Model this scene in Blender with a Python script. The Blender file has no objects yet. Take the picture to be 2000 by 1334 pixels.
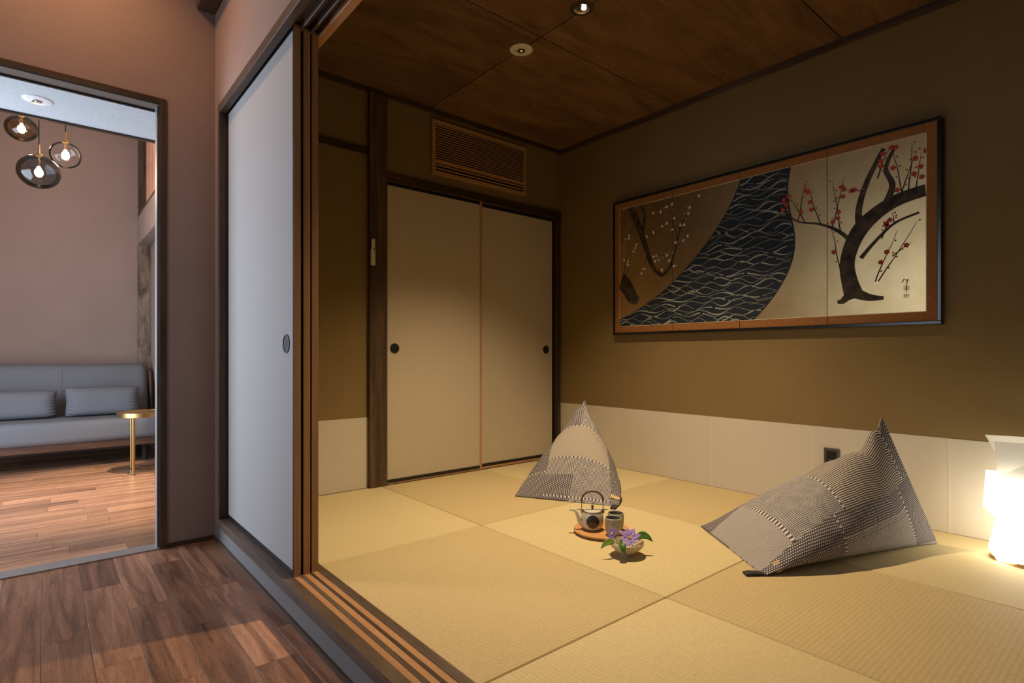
import bpy, bmesh, math, random
from mathutils import Vector, Matrix, noise

random.seed(7)
scene = bpy.context.scene
COL = scene.collection
PI = math.pi

# ------------------------------------------------------------------ camera, world, lights, exposure
# tatami surface is z = 0, hall and living floors lie at z = FL; x runs along the closet wall, y along the painting wall
FL = -0.127
cam_d = bpy.data.cameras.new('camera')
cam_d.sensor_width = 36.0
cam_d.lens = 36.0 * 1086.0 / 2000.0
cam_d.shift_y = 0.013
cam_d.clip_start = 0.02
cam = bpy.data.objects.new('camera', cam_d)
cam.location = (0, 0, 0.8)
cam.rotation_euler = (PI / 2, 0, math.radians(-40))
COL.objects.link(cam)
scene.camera = cam

scene.view_settings.view_transform = 'Standard'
scene.view_settings.look = 'None'
scene.view_settings.exposure = 0.0
scene.view_settings.gamma = 1.0
scene.view_settings.use_curve_mapping = False
scene.cycles.use_denoising = True
scene.cycles.max_bounces = 8
scene.cycles.sample_clamp_indirect = 6.0

world = bpy.data.worlds.new('World')
scene.world = world
world.use_nodes = True
world.node_tree.nodes['Background'].inputs['Color'].default_value = (0.55, 0.68, 0.9, 1)
world.node_tree.nodes['Background'].inputs['Strength'].default_value = 0.6


def light(name, kind, loc, energy, color, rot=(0, 0, 0), **kw):
    d = bpy.data.lights.new(name, kind)
    d.energy = energy
    d.color = color
    for k, v in kw.items():
        setattr(d, k, v)
    o = bpy.data.objects.new(name, d)
    o.location = loc
    o.rotation_euler = rot
    COL.objects.link(o)
    return o


# daylight through an added, unseen hall window (left wall of the hall) and the living room window (left wall of the living room)
light('hall_fill_daylight', 'AREA', (-2.13, 1.75, 1.40), 9.0, (0.86, 0.90, 1.0), (0, -PI / 2, 0),
      shape='RECTANGLE', size=1.5, size_y=1.5)
light('living_window_daylight', 'AREA', (-1.17, 4.40, 0.95), 66.0, (0.72, 0.84, 1.0), (0, -PI / 2, 0),
      shape='RECTANGLE', size=1.9, size_y=1.5)
# recessed downlights
light('tatami_downlight_beam', 'SPOT', (1.902, 1.765, 2.375), 278.0, (1.0, 0.76, 0.46), (0, 0, 0),
      spot_size=math.radians(104), spot_blend=1.0, shadow_soft_size=0.025)
light('hall_downlight_beam', 'SPOT', (0.05, 2.72, 2.93), 44.0, (1.0, 0.52, 0.24), (0, 0, 0),
      spot_size=math.radians(140), spot_blend=1.0, shadow_soft_size=0.05)
light('living_spot_beam', 'SPOT', (0.74, 4.30, 3.30), 700.0, (1.0, 0.72, 0.45), (math.radians(7), 0, math.radians(20)),
      spot_size=math.radians(44), spot_blend=0.7, shadow_soft_size=0.02)

# ------------------------------------------------------------------ material helpers
MATS = {}


class NT:
    def __init__(self, name):
        self.m = bpy.data.materials.new(name)
        self.m.use_nodes = True
        self.t = self.m.node_tree
        self.b = self.t.nodes['Principled BSDF']
        self.out = self.t.nodes['Material Output']

    def n(self, typ, **kw):
        nd = self.t.nodes.new(typ)
        for k, v in kw.items():
            setattr(nd, k, v)
        return nd

    def link(self, a, b):
        self.t.links.new(a, b)

    def setv(self, sock, v):
        if hasattr(v, 'is_linked') or isinstance(v, bpy.types.NodeSocket):
            self.link(v, sock)
        else:
            sock.default_value = v

    def math(self, op, a, b=None, c=None):
        nd = self.n('ShaderNodeMath', operation=op)
        self.setv(nd.inputs[0], a)
        if b is not None:
            self.setv(nd.inputs[1], b)
        if c is not None:
            self.setv(nd.inputs[2], c)
        return nd.outputs[0]

    def mix(self, f, a, b):
        nd = self.n('ShaderNodeMix', data_type='RGBA')
        self.setv(nd.inputs[0], f)
        self.setv(nd.inputs[6], a if not isinstance(a, tuple) else (*a, 1) if len(a) == 3 else a)
        self.setv(nd.inputs[7], b if not isinstance(b, tuple) else (*b, 1) if len(b) == 3 else b)
        return nd.outputs[2]

    def coords(self, kind='Object', scale=(1, 1, 1), rot=(0, 0, 0), rand=0.0):
        tc = self.n('ShaderNodeTexCoord')
        mp = self.n('ShaderNodeMapping')
        mp.inputs['Scale'].default_value = scale
        mp.inputs['Rotation'].default_value = rot
        self.link(tc.outputs[kind], mp.inputs['Vector'])
        if rand:
            oi = self.n('ShaderNodeObjectInfo')
            v = self.math('MULTIPLY', oi.outputs['Random'], rand)
            cx = self.n('ShaderNodeCombineXYZ')
            self.link(v, cx.inputs[0]); self.link(v, cx.inputs[1]); self.link(v, cx.inputs[2])
            self.link(cx.outputs[0], mp.inputs['Location'])
        return mp.outputs['Vector']

    def noise(self, vec, scale=5.0, detail=4.0, rough=0.5, dist=0.0):
        nd = self.n('ShaderNodeTexNoise')
        nd.inputs['Scale'].default_value = scale
        nd.inputs['Detail'].default_value = detail
        nd.inputs['Roughness'].default_value = rough
        nd.inputs['Distortion'].default_value = dist
        self.link(vec, nd.inputs['Vector'])
        return nd.outputs['Fac']

    def ramp(self, f, stops):
        nd = self.n('ShaderNodeValToRGB')
        el = nd.color_ramp.elements
        while len(el) < len(stops):
            el.new(0.5)
        for e, (p, c) in zip(el, stops):
            e.position = p
            e.color = (*c, 1)
        self.link(f, nd.inputs[0])
        return nd.outputs[0]

    def bump(self, h, strength=0.3, dist=0.002):
        nd = self.n('ShaderNodeBump')
        nd.inputs['Strength'].default_value = strength
        nd.inputs['Distance'].default_value = dist
        self.link(h, nd.inputs['Height'])
        self.link(nd.outputs[0], self.b.inputs['Normal'])

    def done(self, color=None, rough=0.6, spec=0.4, metal=0.0):
        if color is not None:
            self.setv(self.b.inputs['Base Color'], (*color, 1) if isinstance(color, tuple) and len(color) == 3 else color)
        self.setv(self.b.inputs['Roughness'], rough)
        self.b.inputs['Specular IOR Level'].default_value = spec
        self.b.inputs['Metallic'].default_value = metal
        return self.m


def mat_plain(name, color, rough=0.6, spec=0.4, metal=0.0, var=0.06, nscale=60.0, bump=0.0):
    t = NT(name)
    v = t.coords()
    f = t.noise(v, nscale, 3)
    lo = tuple(c * (1 - var) for c in color)
    hi = tuple(min(1, c * (1 + var)) for c in color)
    c = t.ramp(f, [(0.3, lo), (0.7, hi)])
    if bump:
        t.bump(f, bump, 0.002)
    return t.done(c, rough, spec, metal)


def mat_plaster(name, color, speck=0.10):
    t = NT(name)
    v = t.coords()
    f1 = t.noise(v, 2.2, 5, 0.6)
    f2 = t.noise(v, 260, 2)
    c1 = t.ramp(f1, [(0.3, tuple(c * 0.92 for c in color)), (0.7, tuple(c * 1.07 for c in color))])
    c2 = t.mix(t.math('MULTIPLY', t.math('SUBTRACT', f2, 0.35), 1.0), c1, tuple(min(1, c * (1 + 3 * speck)) for c in color))
    t.bump(f2, 0.25, 0.002)
    return t.done(c2, 0.9, 0.15)


def mat_wood(name, dark, mid, light_, axis=0, stretch=9.0, scale=9.0, rough=0.45, var=0.35, spec=0.4, dist=1.2):
    """grain runs along the given object axis"""
    t = NT(name)
    sc = [stretch, stretch, stretch]
    sc[axis] = 1.0
    v = t.coords('Object', tuple(sc), rand=37.0)
    f1 = t.noise(v, scale * 0.12, 6, 0.62, dist)
    f2 = t.noise(v, scale * 1.6, 3, 0.6, 0.3)
    f = t.math('ADD', t.math('MULTIPLY', f1, 0.75), t.math('MULTIPLY', f2, 0.25))
    c = t.ramp(f, [(0.34, dark), (0.5, mid), (0.66, light_)])
    oi = t.n('ShaderNodeObjectInfo')
    hs = t.n('ShaderNodeHueSaturation')
    t.link(t.math('ADD', t.math('MULTIPLY', oi.outputs['Random'], var), 1 - var / 2), hs.inputs['Value'])
    t.link(c, hs.inputs['Color'])
    t.bump(f2, 0.08, 0.001)
    return t.done(hs.outputs[0], rough, spec)


def mat_emit(name, color, strength):
    t = NT(name)
    t.b.inputs['Emission Color'].default_value = (*color, 1)
    t.b.inputs['Emission Strength'].default_value = strength
    return t.done(color, 0.8, 0.1)


def mat_tatami(name, color, along):
    t = NT(name)
    tc = t.n('ShaderNodeTexCoord')
    sp = t.n('ShaderNodeSeparateXYZ')
    t.link(tc.outputs['Object'], sp.inputs[0])
    a, b = (sp.outputs[0], sp.outputs[1]) if along == 'x' else (sp.outputs[1], sp.outputs[0])
    # ridges run along a, i.e. vary with b; fine rush strands are knotted across them
    ridge = t.math('ABSOLUTE', t.math('SINE', t.math('MULTIPLY', b, PI / 0.0145)))
    rush = t.math('ABSOLUTE', t.math('SINE', t.math('MULTIPLY', a, PI / 0.0042)))
    h = t.math('ADD', t.math('POWER', ridge, 0.5), t.math('MULTIPLY', rush, 0.25))
    v = t.coords('Object', (1, 1, 1), rand=11)
    f = t.noise(v, 140, 3)
    g = t.noise(v, 3, 4)
    c = t.ramp(f, [(0.3, tuple(x * 0.90 for x in color)), (0.7, tuple(x * 1.08 for x in color))])
    c = t.mix(t.math('MULTIPLY', t.math('SUBTRACT', 1.0, t.math('POWER', ridge, 0.4)), 0.36), c, tuple(x * 0.55 for x in color))
    c = t.mix(t.math('MULTIPLY', g, 0.25), c, tuple(x * 0.85 for x in color))
    t.bump(h, 0.36, 0.0014)
    m = t.done(c, 0.62, 0.3)
    return m


MATS['wall_hall'] = mat_plaster('plaster_mauve_brown', (0.300, 0.216, 0.182))
MATS['wall_olive'] = mat_plaster('plaster_olive', (0.228, 0.158, 0.068), 0.04)
MATS['step_face'] = mat_plaster('plaster_grey', (0.215, 0.205, 0.205))
MATS['ceil_white'] = mat_plain('ceiling_white_paper', (0.50, 0.56, 0.60), 0.9, 0.1)
MATS['dark_wood'] = mat_wood('dark_stained_wood', (0.030, 0.017, 0.010), (0.060, 0.036, 0.021), (0.100, 0.062, 0.038), 2)
MATS['dark_wood_y'] = mat_wood('dark_stained_wood_y', (0.050, 0.032, 0.022), (0.095, 0.062, 0.042), (0.135, 0.092, 0.064), 1)
MATS['dark_wood_x'] = mat_wood('dark_stained_wood_x', (0.030, 0.017, 0.010), (0.060, 0.036, 0.021), (0.100, 0.062, 0.038), 0)
MATS['post_wood'] = mat_wood('post_wood', (0.040, 0.022, 0.012), (0.085, 0.050, 0.027), (0.150, 0.092, 0.048), 2, 14, 12)
MATS['knot_wood'] = mat_wood('knotty_wood', (0.070, 0.045, 0.030), (0.20, 0.145, 0.105), (0.30, 0.23, 0.175), 2, 4, 16, dist=3.0)
MATS['cedar'] = mat_wood('cedar_edge', (0.33, 0.175, 0.080), (0.44, 0.245, 0.118), (0.53, 0.310, 0.155), 2, 60, 14, 0.55, 0.12)
MATS['cedar_y'] = mat_wood('cedar_strip', (0.36, 0.180, 0.075), (0.44, 0.225, 0.100), (0.52, 0.28, 0.13), 1, 30, 10, 0.5, 0.1)
MATS['ceiling_ply'] = mat_wood('stained_ceiling_ply', (0.080, 0.040, 0.017), (0.155, 0.080, 0.034), (0.215, 0.116, 0.052), 0, 4.0, 14, 0.5, 0.3)
MATS['plank_y'] = mat_wood('walnut_plank_y', (0.085, 0.040, 0.025), (0.250, 0.124, 0.074), (0.420, 0.226, 0.138), 1, 13, 15, 0.36, 0.6, dist=0.9)
MATS['plank_x'] = mat_wood('walnut_plank_x', (0.140, 0.070, 0.042), (0.300, 0.160, 0.094), (0.440, 0.250, 0.150), 0, 18, 14, 0.26, 0.6, dist=0.8)
MATS['tray_wood'] = mat_wood('tray_wood', (0.50, 0.235, 0.08), (0.60, 0.30, 0.105), (0.66, 0.36, 0.14), 0, 12, 30, 0.5, 0.05)
MATS['pine'] = mat_wood('pale_pine', (0.36, 0.20, 0.085), (0.44, 0.25, 0.11), (0.50, 0.30, 0.14), 0, 14, 14, 0.55, 0.1)
MATS['rosy_pine'] = mat_wood('rosy_pine', (0.48, 0.23, 0.15), (0.56, 0.30, 0.20), (0.62, 0.36, 0.25), 2, 14, 14, 0.55, 0.2)
MATS['sofa_wood'] = mat_wood('sofa_frame_wood', (0.055, 0.026, 0.017), (0.085, 0.042, 0.027), (0.115, 0.060, 0.038), 0, 10, 14)
MATS['black'] = mat_plain('black_lacquer', (0.012, 0.011, 0.011), 0.3, 0.5)
MATS['iron'] = mat_plain('blackened_iron', (0.030, 0.029, 0.027), 0.5, 0.5)
MATS['iron_in'] = mat_plain('iron_recess', (0.012, 0.011, 0.010), 0.55, 0.3)
MATS['wainscot'] = mat_plain('wainscot_paper', (0.62, 0.560, 0.465), 0.85, 0.2, 0, 0.02, 120, 0.05)
MATS['wainscot_lap'] = mat_plain('wainscot_paper_lap', (0.66, 0.598, 0.495), 0.85, 0.2, 0, 0.02, 120)
MATS['tatami_a'] = mat_tatami('tatami_weave_y', (0.65, 0.525, 0.290), 'y')
MATS['tatami_b'] = mat_tatami('tatami_weave_x', (0.57, 0.438, 0.230), 'x')  # darker base: the sheen difference of the turned weave put into the colour
MATS['white_plastic'] = mat_plain('white_plastic', (0.72, 0.68, 0.60), 0.4, 0.5)
MATS['daylit_plastic'] = mat_plain('daylit_white_plastic', (0.80, 0.84, 0.88), 0.4, 0.5)  # same fitting plastic with the bluish daylight put into its colour
MATS['brown_plastic'] = mat_plain('brown_plastic', (0.070, 0.052, 0.040), 0.35, 0.5)
MATS['chrome'] = mat_plain('bright_reflector', (0.80, 0.78, 0.74), 0.18, 0.5, 1.0)
MATS['brass'] = mat_plain('brass', (0.50, 0.33, 0.13), 0.34, 0.5, 1.0)
MATS['aluminium'] = mat_plain('aluminium', (0.34, 0.34, 0.34), 0.4, 0.5, 0.6)
MATS['bronze'] = mat_plain('bronze_lining', (0.17, 0.15, 0.13), 0.5, 0.4)
MATS['sofa_cloth'] = mat_plain('grey_sofa_cloth', (0.172, 0.176, 0.188), 0.95, 0.1, 0, 0.22, 420, 0.2)
MATS['cushion_cloth'] = mat_plain('grey_cushion_cloth', (0.172, 0.177, 0.192), 0.95, 0.1, 0, 0.22, 420, 0.2)
MATS['cord'] = mat_plain('black_cord', (0.015, 0.015, 0.015), 0.6)
MATS['ceramic'] = mat_plain('cream_glaze', (0.60, 0.55, 0.46), 0.28, 0.5, 0, 0.08, 40)
MATS['ceramic_grey'] = mat_plain('grey_green_glaze', (0.36, 0.33, 0.25), 0.4, 0.5, 0, 0.1, 60)
MATS['ceramic_in'] = mat_plain('cup_inside_glaze', (0.22, 0.21, 0.17), 0.35, 0.5)
MATS['bowl_glaze'] = mat_plain('bowl_glaze', (0.50, 0.42, 0.31), 0.45, 0.4, 0, 0.12, 50)
MATS['bamboo'] = mat_plain('dark_rattan', (0.13, 0.055, 0.022), 0.5, 0.4, 0, 0.4, 300, 0.4)
MATS['knob_clay'] = mat_plain('knob_clay', (0.13, 0.085, 0.045), 0.5)
MATS['petal'] = mat_plain('purple_petal', (0.36, 0.25, 0.62), 0.6, 0.3, 0, 0.25, 120)
MATS['petal_dark'] = mat_plain('violet_petal', (0.20, 0.13, 0.44), 0.6, 0.3, 0, 0.3, 120)
MATS['stamen'] = mat_plain('yellow_stamen', (0.75, 0.56, 0.16), 0.6)
MATS['bud'] = mat_plain('cream_bud', (0.74, 0.62, 0.36), 0.6)
MATS['leaf'] = mat_plain('green_leaf', (0.055, 0.16, 0.020), 0.45, 0.4, 0, 0.3, 60)
MATS['leaf_light'] = mat_plain('light_green_leaf', (0.17, 0.27, 0.035), 0.45, 0.4, 0, 0.3, 60)
MATS['fabric_black'] = mat_plain('black_webbing', (0.030, 0.028, 0.028), 0.7)
MATS['leather_tag'] = mat_plain('tan_tag', (0.62, 0.42, 0.23), 0.7)
MATS['tag_ink'] = mat_plain('tag_ink', (0.36, 0.20, 0.09), 0.7)
MATS['lacquer'] = mat_plain('screen_lacquer', (0.010, 0.009, 0.010), 0.22, 0.5)
MATS['dark_void'] = mat_plain('duct_shade_black', (0.010, 0.007, 0.005), 0.9)
MATS['seam'] = mat_plain('dark_seam', (0.075, 0.078, 0.085), 0.95)
MATS['sofa_black'] = mat_plain('dark_underside', (0.02, 0.016, 0.014), 0.9)


def mat_fusuma(name, color, dots):
    t = NT(name)
    v = t.coords()
    f = t.noise(v, 90, 3)
    c = t.ramp(f, [(0.3, tuple(x * 0.95 for x in color)), (0.7, tuple(x * 1.04 for x in color))])
    if dots:
        # pearl roundels printed on the paper: a shinier ink, set on a staggered grid
        tc = t.n('ShaderNodeTexCoord')
        sp = t.n('ShaderNodeSeparateXYZ')
        t.link(tc.outputs['Object'], sp.inputs[0])
        p = 0.052
        row = t.math('FLOOR', t.math('DIVIDE', sp.outputs[2], p * 0.866))
        off = t.math('MULTIPLY', t.math('MODULO', row, 2.0), p * 0.5)
        ux = t.math('SUBTRACT', t.math('FRACT', t.math('DIVIDE', t.math('ADD', sp.outputs[0], off), p)), 0.5)
        uz = t.math('MULTIPLY', t.math('SUBTRACT', t.math('FRACT', t.math('DIVIDE', sp.outputs[2], p * 0.866)), 0.5), 0.866)
        r = t.math('SQRT', t.math('ADD', t.math('MULTIPLY', ux, ux), t.math('MULTIPLY', uz, uz)))
        disc = t.math('LESS_THAN', r, 0.36)
        c = t.mix(t.math('MULTIPLY', disc, 0.05), c, tuple(min(1, x * 1.25) for x in color))
        rough = t.math('SUBTRACT', 0.75, t.math('MULTIPLY', disc, 0.12))
        t.bump(f, 0.08, 0.001)
        return t.done(c, rough, 0.35)
    t.bump(f, 0.06, 0.001)
    return t.done(c, 0.7, 0.3)


MATS['fusuma'] = mat_fusuma('fusuma_paper_plain', (0.40, 0.388, 0.38), False)
MATS['fusuma_dots'] = mat_fusuma('fusuma_paper_roundels', (0.56, 0.48, 0.36), True)


def mat_leaf_metal():
    t = NT('silver_gold_leaf')
    v = t.coords()
    f = t.noise(v, 7, 5, 0.6)
    g = t.noise(v, 150, 2)
    c = t.ramp(f, [(0.3, (0.60, 0.43, 0.20)), (0.7, (0.72, 0.53, 0.27))])
    t.bump(g, 0.12, 0.001)
    return t.done(c, 0.33, 0.5, 0.96)


MATS['gold_leaf'] = mat_leaf_metal()


def mat_brocade():
    t = NT('orange_brocade')
    v = t.coords()
    f = t.noise(v, 210, 2)
    c = t.ramp(f, [(0.42, (0.24, 0.090, 0.022)), (0.58, (0.36, 0.155, 0.045))])
    return t.done(c, 0.7, 0.3)


MATS['brocade'] = mat_brocade()
MATS['cream_line'] = mat_plain('cream_piping', (0.70, 0.60, 0.42), 0.6)
MATS['ink_navy'] = mat_plain('navy_pigment', (0.014, 0.022, 0.034), 0.6, 0.3, 0, 0.2, 12)
MATS['ink_pale'] = mat_plain('pale_grey_pigment', (0.34, 0.35, 0.31), 0.6)
MATS['ink_bark'] = mat_plain('bark_pigment', (0.052, 0.036, 0.022), 0.6, 0.3, 0, 0.65, 22)
MATS['ink_black'] = mat_plain('black_ink', (0.014, 0.011, 0.009), 0.6)
MATS['ink_red'] = mat_plain('red_pigment', (0.42, 0.050, 0.030), 0.6)
MATS['ink_white'] = mat_plain('shell_white_pigment', (0.72, 0.64, 0.48), 0.6)
MATS['seal_red'] = mat_plain('seal_red', (0.46, 0.16, 0.09), 0.6)


def mat_tinted_glass(name, tint, gloss=0.9, ior=1.4):
    t = NT(name)
    tr = t.n('ShaderNodeBsdfTransparent')
    tr.inputs['Color'].default_value = (*tint, 1)
    gl = t.n('ShaderNodeBsdfGlossy')
    gl.inputs['Roughness'].default_value = 0.03
    gl.inputs['Color'].default_value = (gloss, gloss, gloss, 1)
    fr = t.n('ShaderNodeFresnel')
    fr.inputs['IOR'].default_value = ior
    mx = t.n('ShaderNodeMixShader')
    t.link(t.math('ADD', fr.outputs[0], 0.03), mx.inputs[0])
    t.link(tr.outputs[0], mx.inputs[1])
    t.link(gl.outputs[0], mx.inputs[2])
    t.link(mx.outputs[0], t.out.inputs['Surface'])
    return t.m


MATS['glass_smoke'] = mat_tinted_glass('smoked_glass', (0.50, 0.53, 0.56), 0.9, 1.3)
MATS['glass_clear'] = mat_tinted_glass('clear_glass', (0.97, 0.96, 0.95), 1.0, 1.16)
MATS['glass_amber'] = mat_tinted_glass('amber_grey_glass', (0.62, 0.51, 0.39), 0.9, 1.3)
MATS['bulb'] = mat_emit('bulb_filament', (1.0, 0.80, 0.50), 60.0)
MATS['lamp_led'] = mat_emit('downlight_lamp', (1.0, 0.80, 0.52), 30.0)
MATS['shoji_lit'] = mat_emit('sunlit_shoji_paper', (0.80, 0.56, 0.48), 0.55)
MATS['window_glow'] = mat_emit('window_daylight', (0.72, 0.84, 1.0), 2.3)


def mat_paper_lamp(name, strength):
    t = NT(name)
    v = t.coords()
    f = t.noise(v, 30, 4, 0.6)
    c = t.ramp(f, [(0.3, (1.0, 0.92, 0.73)), (0.7, (1.0, 0.95, 0.80))])
    t.link(c, t.b.inputs['Emission Color'])
    t.b.inputs['Emission Strength'].default_value = strength
    return t.done((0.75, 0.70, 0.60), 0.9, 0.1)


MATS['lamp_bright'] = mat_paper_lamp('glowing_washi_low', 5.5)
MATS['lamp_mid'] = mat_paper_lamp('glowing_washi_mid', 2.4)
MATS['lamp_dim'] = mat_paper_lamp('glowing_washi_top', 0.24)


# woven patchwork cloth: patterns in metres of cloth (UV)
def mat_weave(name, kind, dark=(0.064, 0.056, 0.073), pale=(0.65, 0.615, 0.595)):
    t = NT(name)
    uv = t.n('ShaderNodeUVMap')
    sp = t.n('ShaderNodeSeparateXYZ')
    t.link(uv.outputs[0], sp.inputs[0])
    u, v = sp.outputs[0], sp.outputs[1]
    wob = t.math('MULTIPLY', t.math('SUBTRACT', t.noise(uv.outputs[0], 22, 2), 0.5), 0.006)
    u = t.math('ADD', u, wob)
    v = t.math('ADD', v, wob)

    def fr(x, p):
        return t.math('SUBTRACT', t.math('FRACT', t.math('DIVIDE', x, p)), 0.5)

    def dots(p, r, pu=1.0):
        row = t.math('FLOOR', t.math('DIVIDE', v, p))
        off = t.math('MULTIPLY', t.math('MODULO', row, 2.0), p * pu * 0.5)
        a = t.math('MULTIPLY', fr(t.math('ADD', u, off), p * pu), pu)
        b = fr(v, p)
        d = t.math('SQRT', t.math('ADD', t.math('MULTIPLY', a, a), t.math('MULTIPLY', b, b)))
        return t.math('LESS_THAN', d, r)
    if kind == 'stripe':
        f = t.math('LESS_THAN', t.math('ABSOLUTE', fr(v, 0.0076)), 0.20)
    elif kind == 'fine_stripe':
        f = t.math('LESS_THAN', t.math('ABSOLUTE', fr(v, 0.0062)), 0.25)
    elif kind == 'twill':
        f = t.math('LESS_THAN', t.math('ABSOLUTE', fr(t.math('ADD', v, t.math('MULTIPLY', u, 0.45)), 0.0070)), 0.28)
    elif kind == 'check':
        a = t.math('LESS_THAN', t.math('ABSOLUTE', fr(u, 0.0085)), 0.13)
        b = t.math('LESS_THAN', t.math('ABSOLUTE', fr(v, 0.0072)), 0.19)
        f = t.math('MULTIPLY', t.math('MAXIMUM', a, b), t.math('ADD', 0.35, t.math('MULTIPLY', t.noise(uv.outputs[0], 30, 3), 0.75)))
    elif kind == 'dots':
        f = dots(0.0096, 0.28)
    elif kind == 'dense':
        f = dots(0.0080, 0.36)
    elif kind == 'wide':
        f = dots(0.0075, 0.31, 1.5)
    elif kind == 'dash':
        f = t.math('LESS_THAN', t.math('FRACT', t.math('DIVIDE', v, 0.0195)), 0.5)
    elif kind == 'dash_u':
        f = t.math('LESS_THAN', t.math('FRACT', t.math('DIVIDE', u, 0.030)), 0.46)
    n = t.noise(uv.outputs[0], 420, 2)
    c = t.mix(f, dark, pale)
    c = t.mix(t.math('MULTIPLY', n, 0.25), c, (0.20, 0.17, 0.15))
    t.bump(f, 0.15, 0.0012)
    return t.done(c, 0.92, 0.12)


WEAVES = ['stripe', 'fine_stripe', 'twill', 'check', 'dots', 'dense', 'wide', 'dash', 'dash_u']
for k in WEAVES:
    MATS['w_' + k] = mat_weave('cloth_' + k, k)
MATS['w_twill'] = mat_weave('cloth_twill_pale', 'twill', (0.150, 0.125, 0.115), (0.58, 0.51, 0.43))
MATS['w_stripe'] = mat_weave('cloth_stripe_2', 'stripe', (0.075, 0.060, 0.060), (0.66, 0.59, 0.52))

# ------------------------------------------------------------------ object helpers


def empty(name, loc=(0, 0, 0), label=None, cat=None, group=None, kind=None, rotz=0):
    o = bpy.data.objects.new(name, None)
    o.empty_display_size = 0.05
    o.location = loc
    o.rotation_euler = (0, 0, rotz)
    COL.objects.link(o)
    tag(o, label, cat, group, kind)
    return o


def tag(o, label=None, cat=None, group=None, kind=None):
    if label: o['label'] = label
    if cat: o['category'] = cat
    if group: o['group'] = group
    if kind: o['kind'] = kind
    return o


def root_loc(p):
    v = Vector((0, 0, 0))
    while p is not None:
        v += p.location
        p = p.parent
    return v


def finish(name, bm, mat, parent=None, smooth=False, world=True, auto=None):
    """turn a bmesh into one linked mesh object; world=True: its verts are in world space"""
    me = bpy.data.meshes.new(name)
    org = Vector((0, 0, 0))
    if world and parent is not None:
        org = root_loc(parent)
        bmesh.ops.translate(bm, verts=bm.verts, vec=-org)
    bmesh.ops.recalc_face_normals(bm, faces=bm.faces)
    bm.to_mesh(me)
    bm.free()
    if smooth:
        for p in me.polygons:
            p.use_smooth = True
        if auto is not None:
            me.set_sharp_from_angle(angle=math.radians(auto))
    mats = mat if isinstance(mat, (list, tuple)) else [mat]
    for m in mats:
        me.materials.append(MATS[m])
    o = bpy.data.objects.new(name, me)
    o.parent = parent
    COL.objects.link(o)
    return o


def add_box(bm, lo, hi, bev=0.0):
    r = bmesh.ops.create_cube(bm, size=1.0)
    vs = r['verts']
    c = [(a + b) / 2 for a, b in zip(lo, hi)]
    s = [abs(b - a) for a, b in zip(lo, hi)]
    bmesh.ops.scale(bm, verts=vs, vec=s)
    bmesh.ops.translate(bm, verts=vs, vec=c)
    if bev:
        es = list({e for v in vs for e in v.link_edges})
        bmesh.ops.bevel(bm, geom=es, offset=bev, segments=1, profile=0.5, affect='EDGES')


def box(name, lo, hi, mat, parent=None, bev=0.0, world=True):
    bm = bmesh.new()
    add_box(bm, lo, hi, bev)
    # keep every box's origin at its centre so grain coordinates differ between pieces
    c = Vector([(a + b) / 2 for a, b in zip(lo, hi)])
    org = root_loc(parent) if (parent is not None and world) else Vector((0, 0, 0))
    bmesh.ops.translate(bm, verts=bm.verts, vec=-c)
    o = finish(name, bm, mat, parent, world=False)
    o.location = c - org
    return o


def boxes(name, lst, mat, parent=None):
    bm = bmesh.new()
    for lo, hi in lst:
        add_box(bm, lo, hi)
    return finish(name, bm, mat, parent)


def add_lathe(bm, prof, c=(0, 0, 0), seg=32, axis='z', flute=None, cap=True):
    """prof: (radius, height) pairs; flute(theta, k) scales the radius"""
    rings = []
    for k, (r, h) in enumerate(prof):
        ring = []
        for i in range(seg):
            a = 2 * PI * i / seg
            rr = r * (flute(a, k) if flute else 1)
            p = (rr * math.cos(a), rr * math.sin(a), h)
            if axis == 'x': p = (p[2], p[0], p[1])
            if axis == 'y': p = (p[0], p[2], p[1])
            ring.append(bm.verts.new((p[0] + c[0], p[1] + c[1], p[2] + c[2])))
        rings.append(ring)
    for a, b in zip(rings, rings[1:]):
        for i in range(seg):
            bm.faces.new((a[i], a[(i + 1) % seg], b[(i + 1) % seg], b[i]))
    if cap:
        bm.faces.new(rings[0])
        bm.faces.new(rings[-1])


def lathe(name, prof, c, mat, parent=None, seg=32, axis='z', flute=None, cap=True, auto=40, world=True):
    bm = bmesh.new()
    add_lathe(bm, prof, c, seg, axis, flute, cap)
    return finish(name, bm, mat, parent, smooth=True, auto=auto, world=world)


def add_tube(bm, pts, radii, seg=10):
    pts = [Vector(p) for p in pts]
    rings = []
    up = Vector((0.13, 0.21, 0.97)).normalized()
    for i, p in enumerate(pts):
        d = (pts[min(i + 1, len(pts) - 1)] - pts[max(i - 1, 0)]).normalized()
        s = d.cross(up)
        if s.length < 1e-4:
            s = d.cross(Vector((1, 0, 0)))
        s.normalize()
        n = s.cross(d).normalized()
        r = radii[i] if isinstance(radii, (list, tuple)) else radii
        rings.append([bm.verts.new(p + s * (r * math.cos(2 * PI * k / seg)) + n * (r * math.sin(2 * PI * k / seg))) for k in range(seg)])
    for a, b in zip(rings, rings[1:]):
        for k in range(seg):
            bm.faces.new((a[k], a[(k + 1) % seg], b[(k + 1) % seg], b[k]))
    bm.faces.new(rings[0])
    bm.faces.new(rings[-1])


def tube(name, pts, radii, mat, parent=None, seg=10, world=True):
    bm = bmesh.new()
    add_tube(bm, pts, radii, seg)
    return finish(name, bm, mat, parent, smooth=True, auto=50, world=world)


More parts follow.
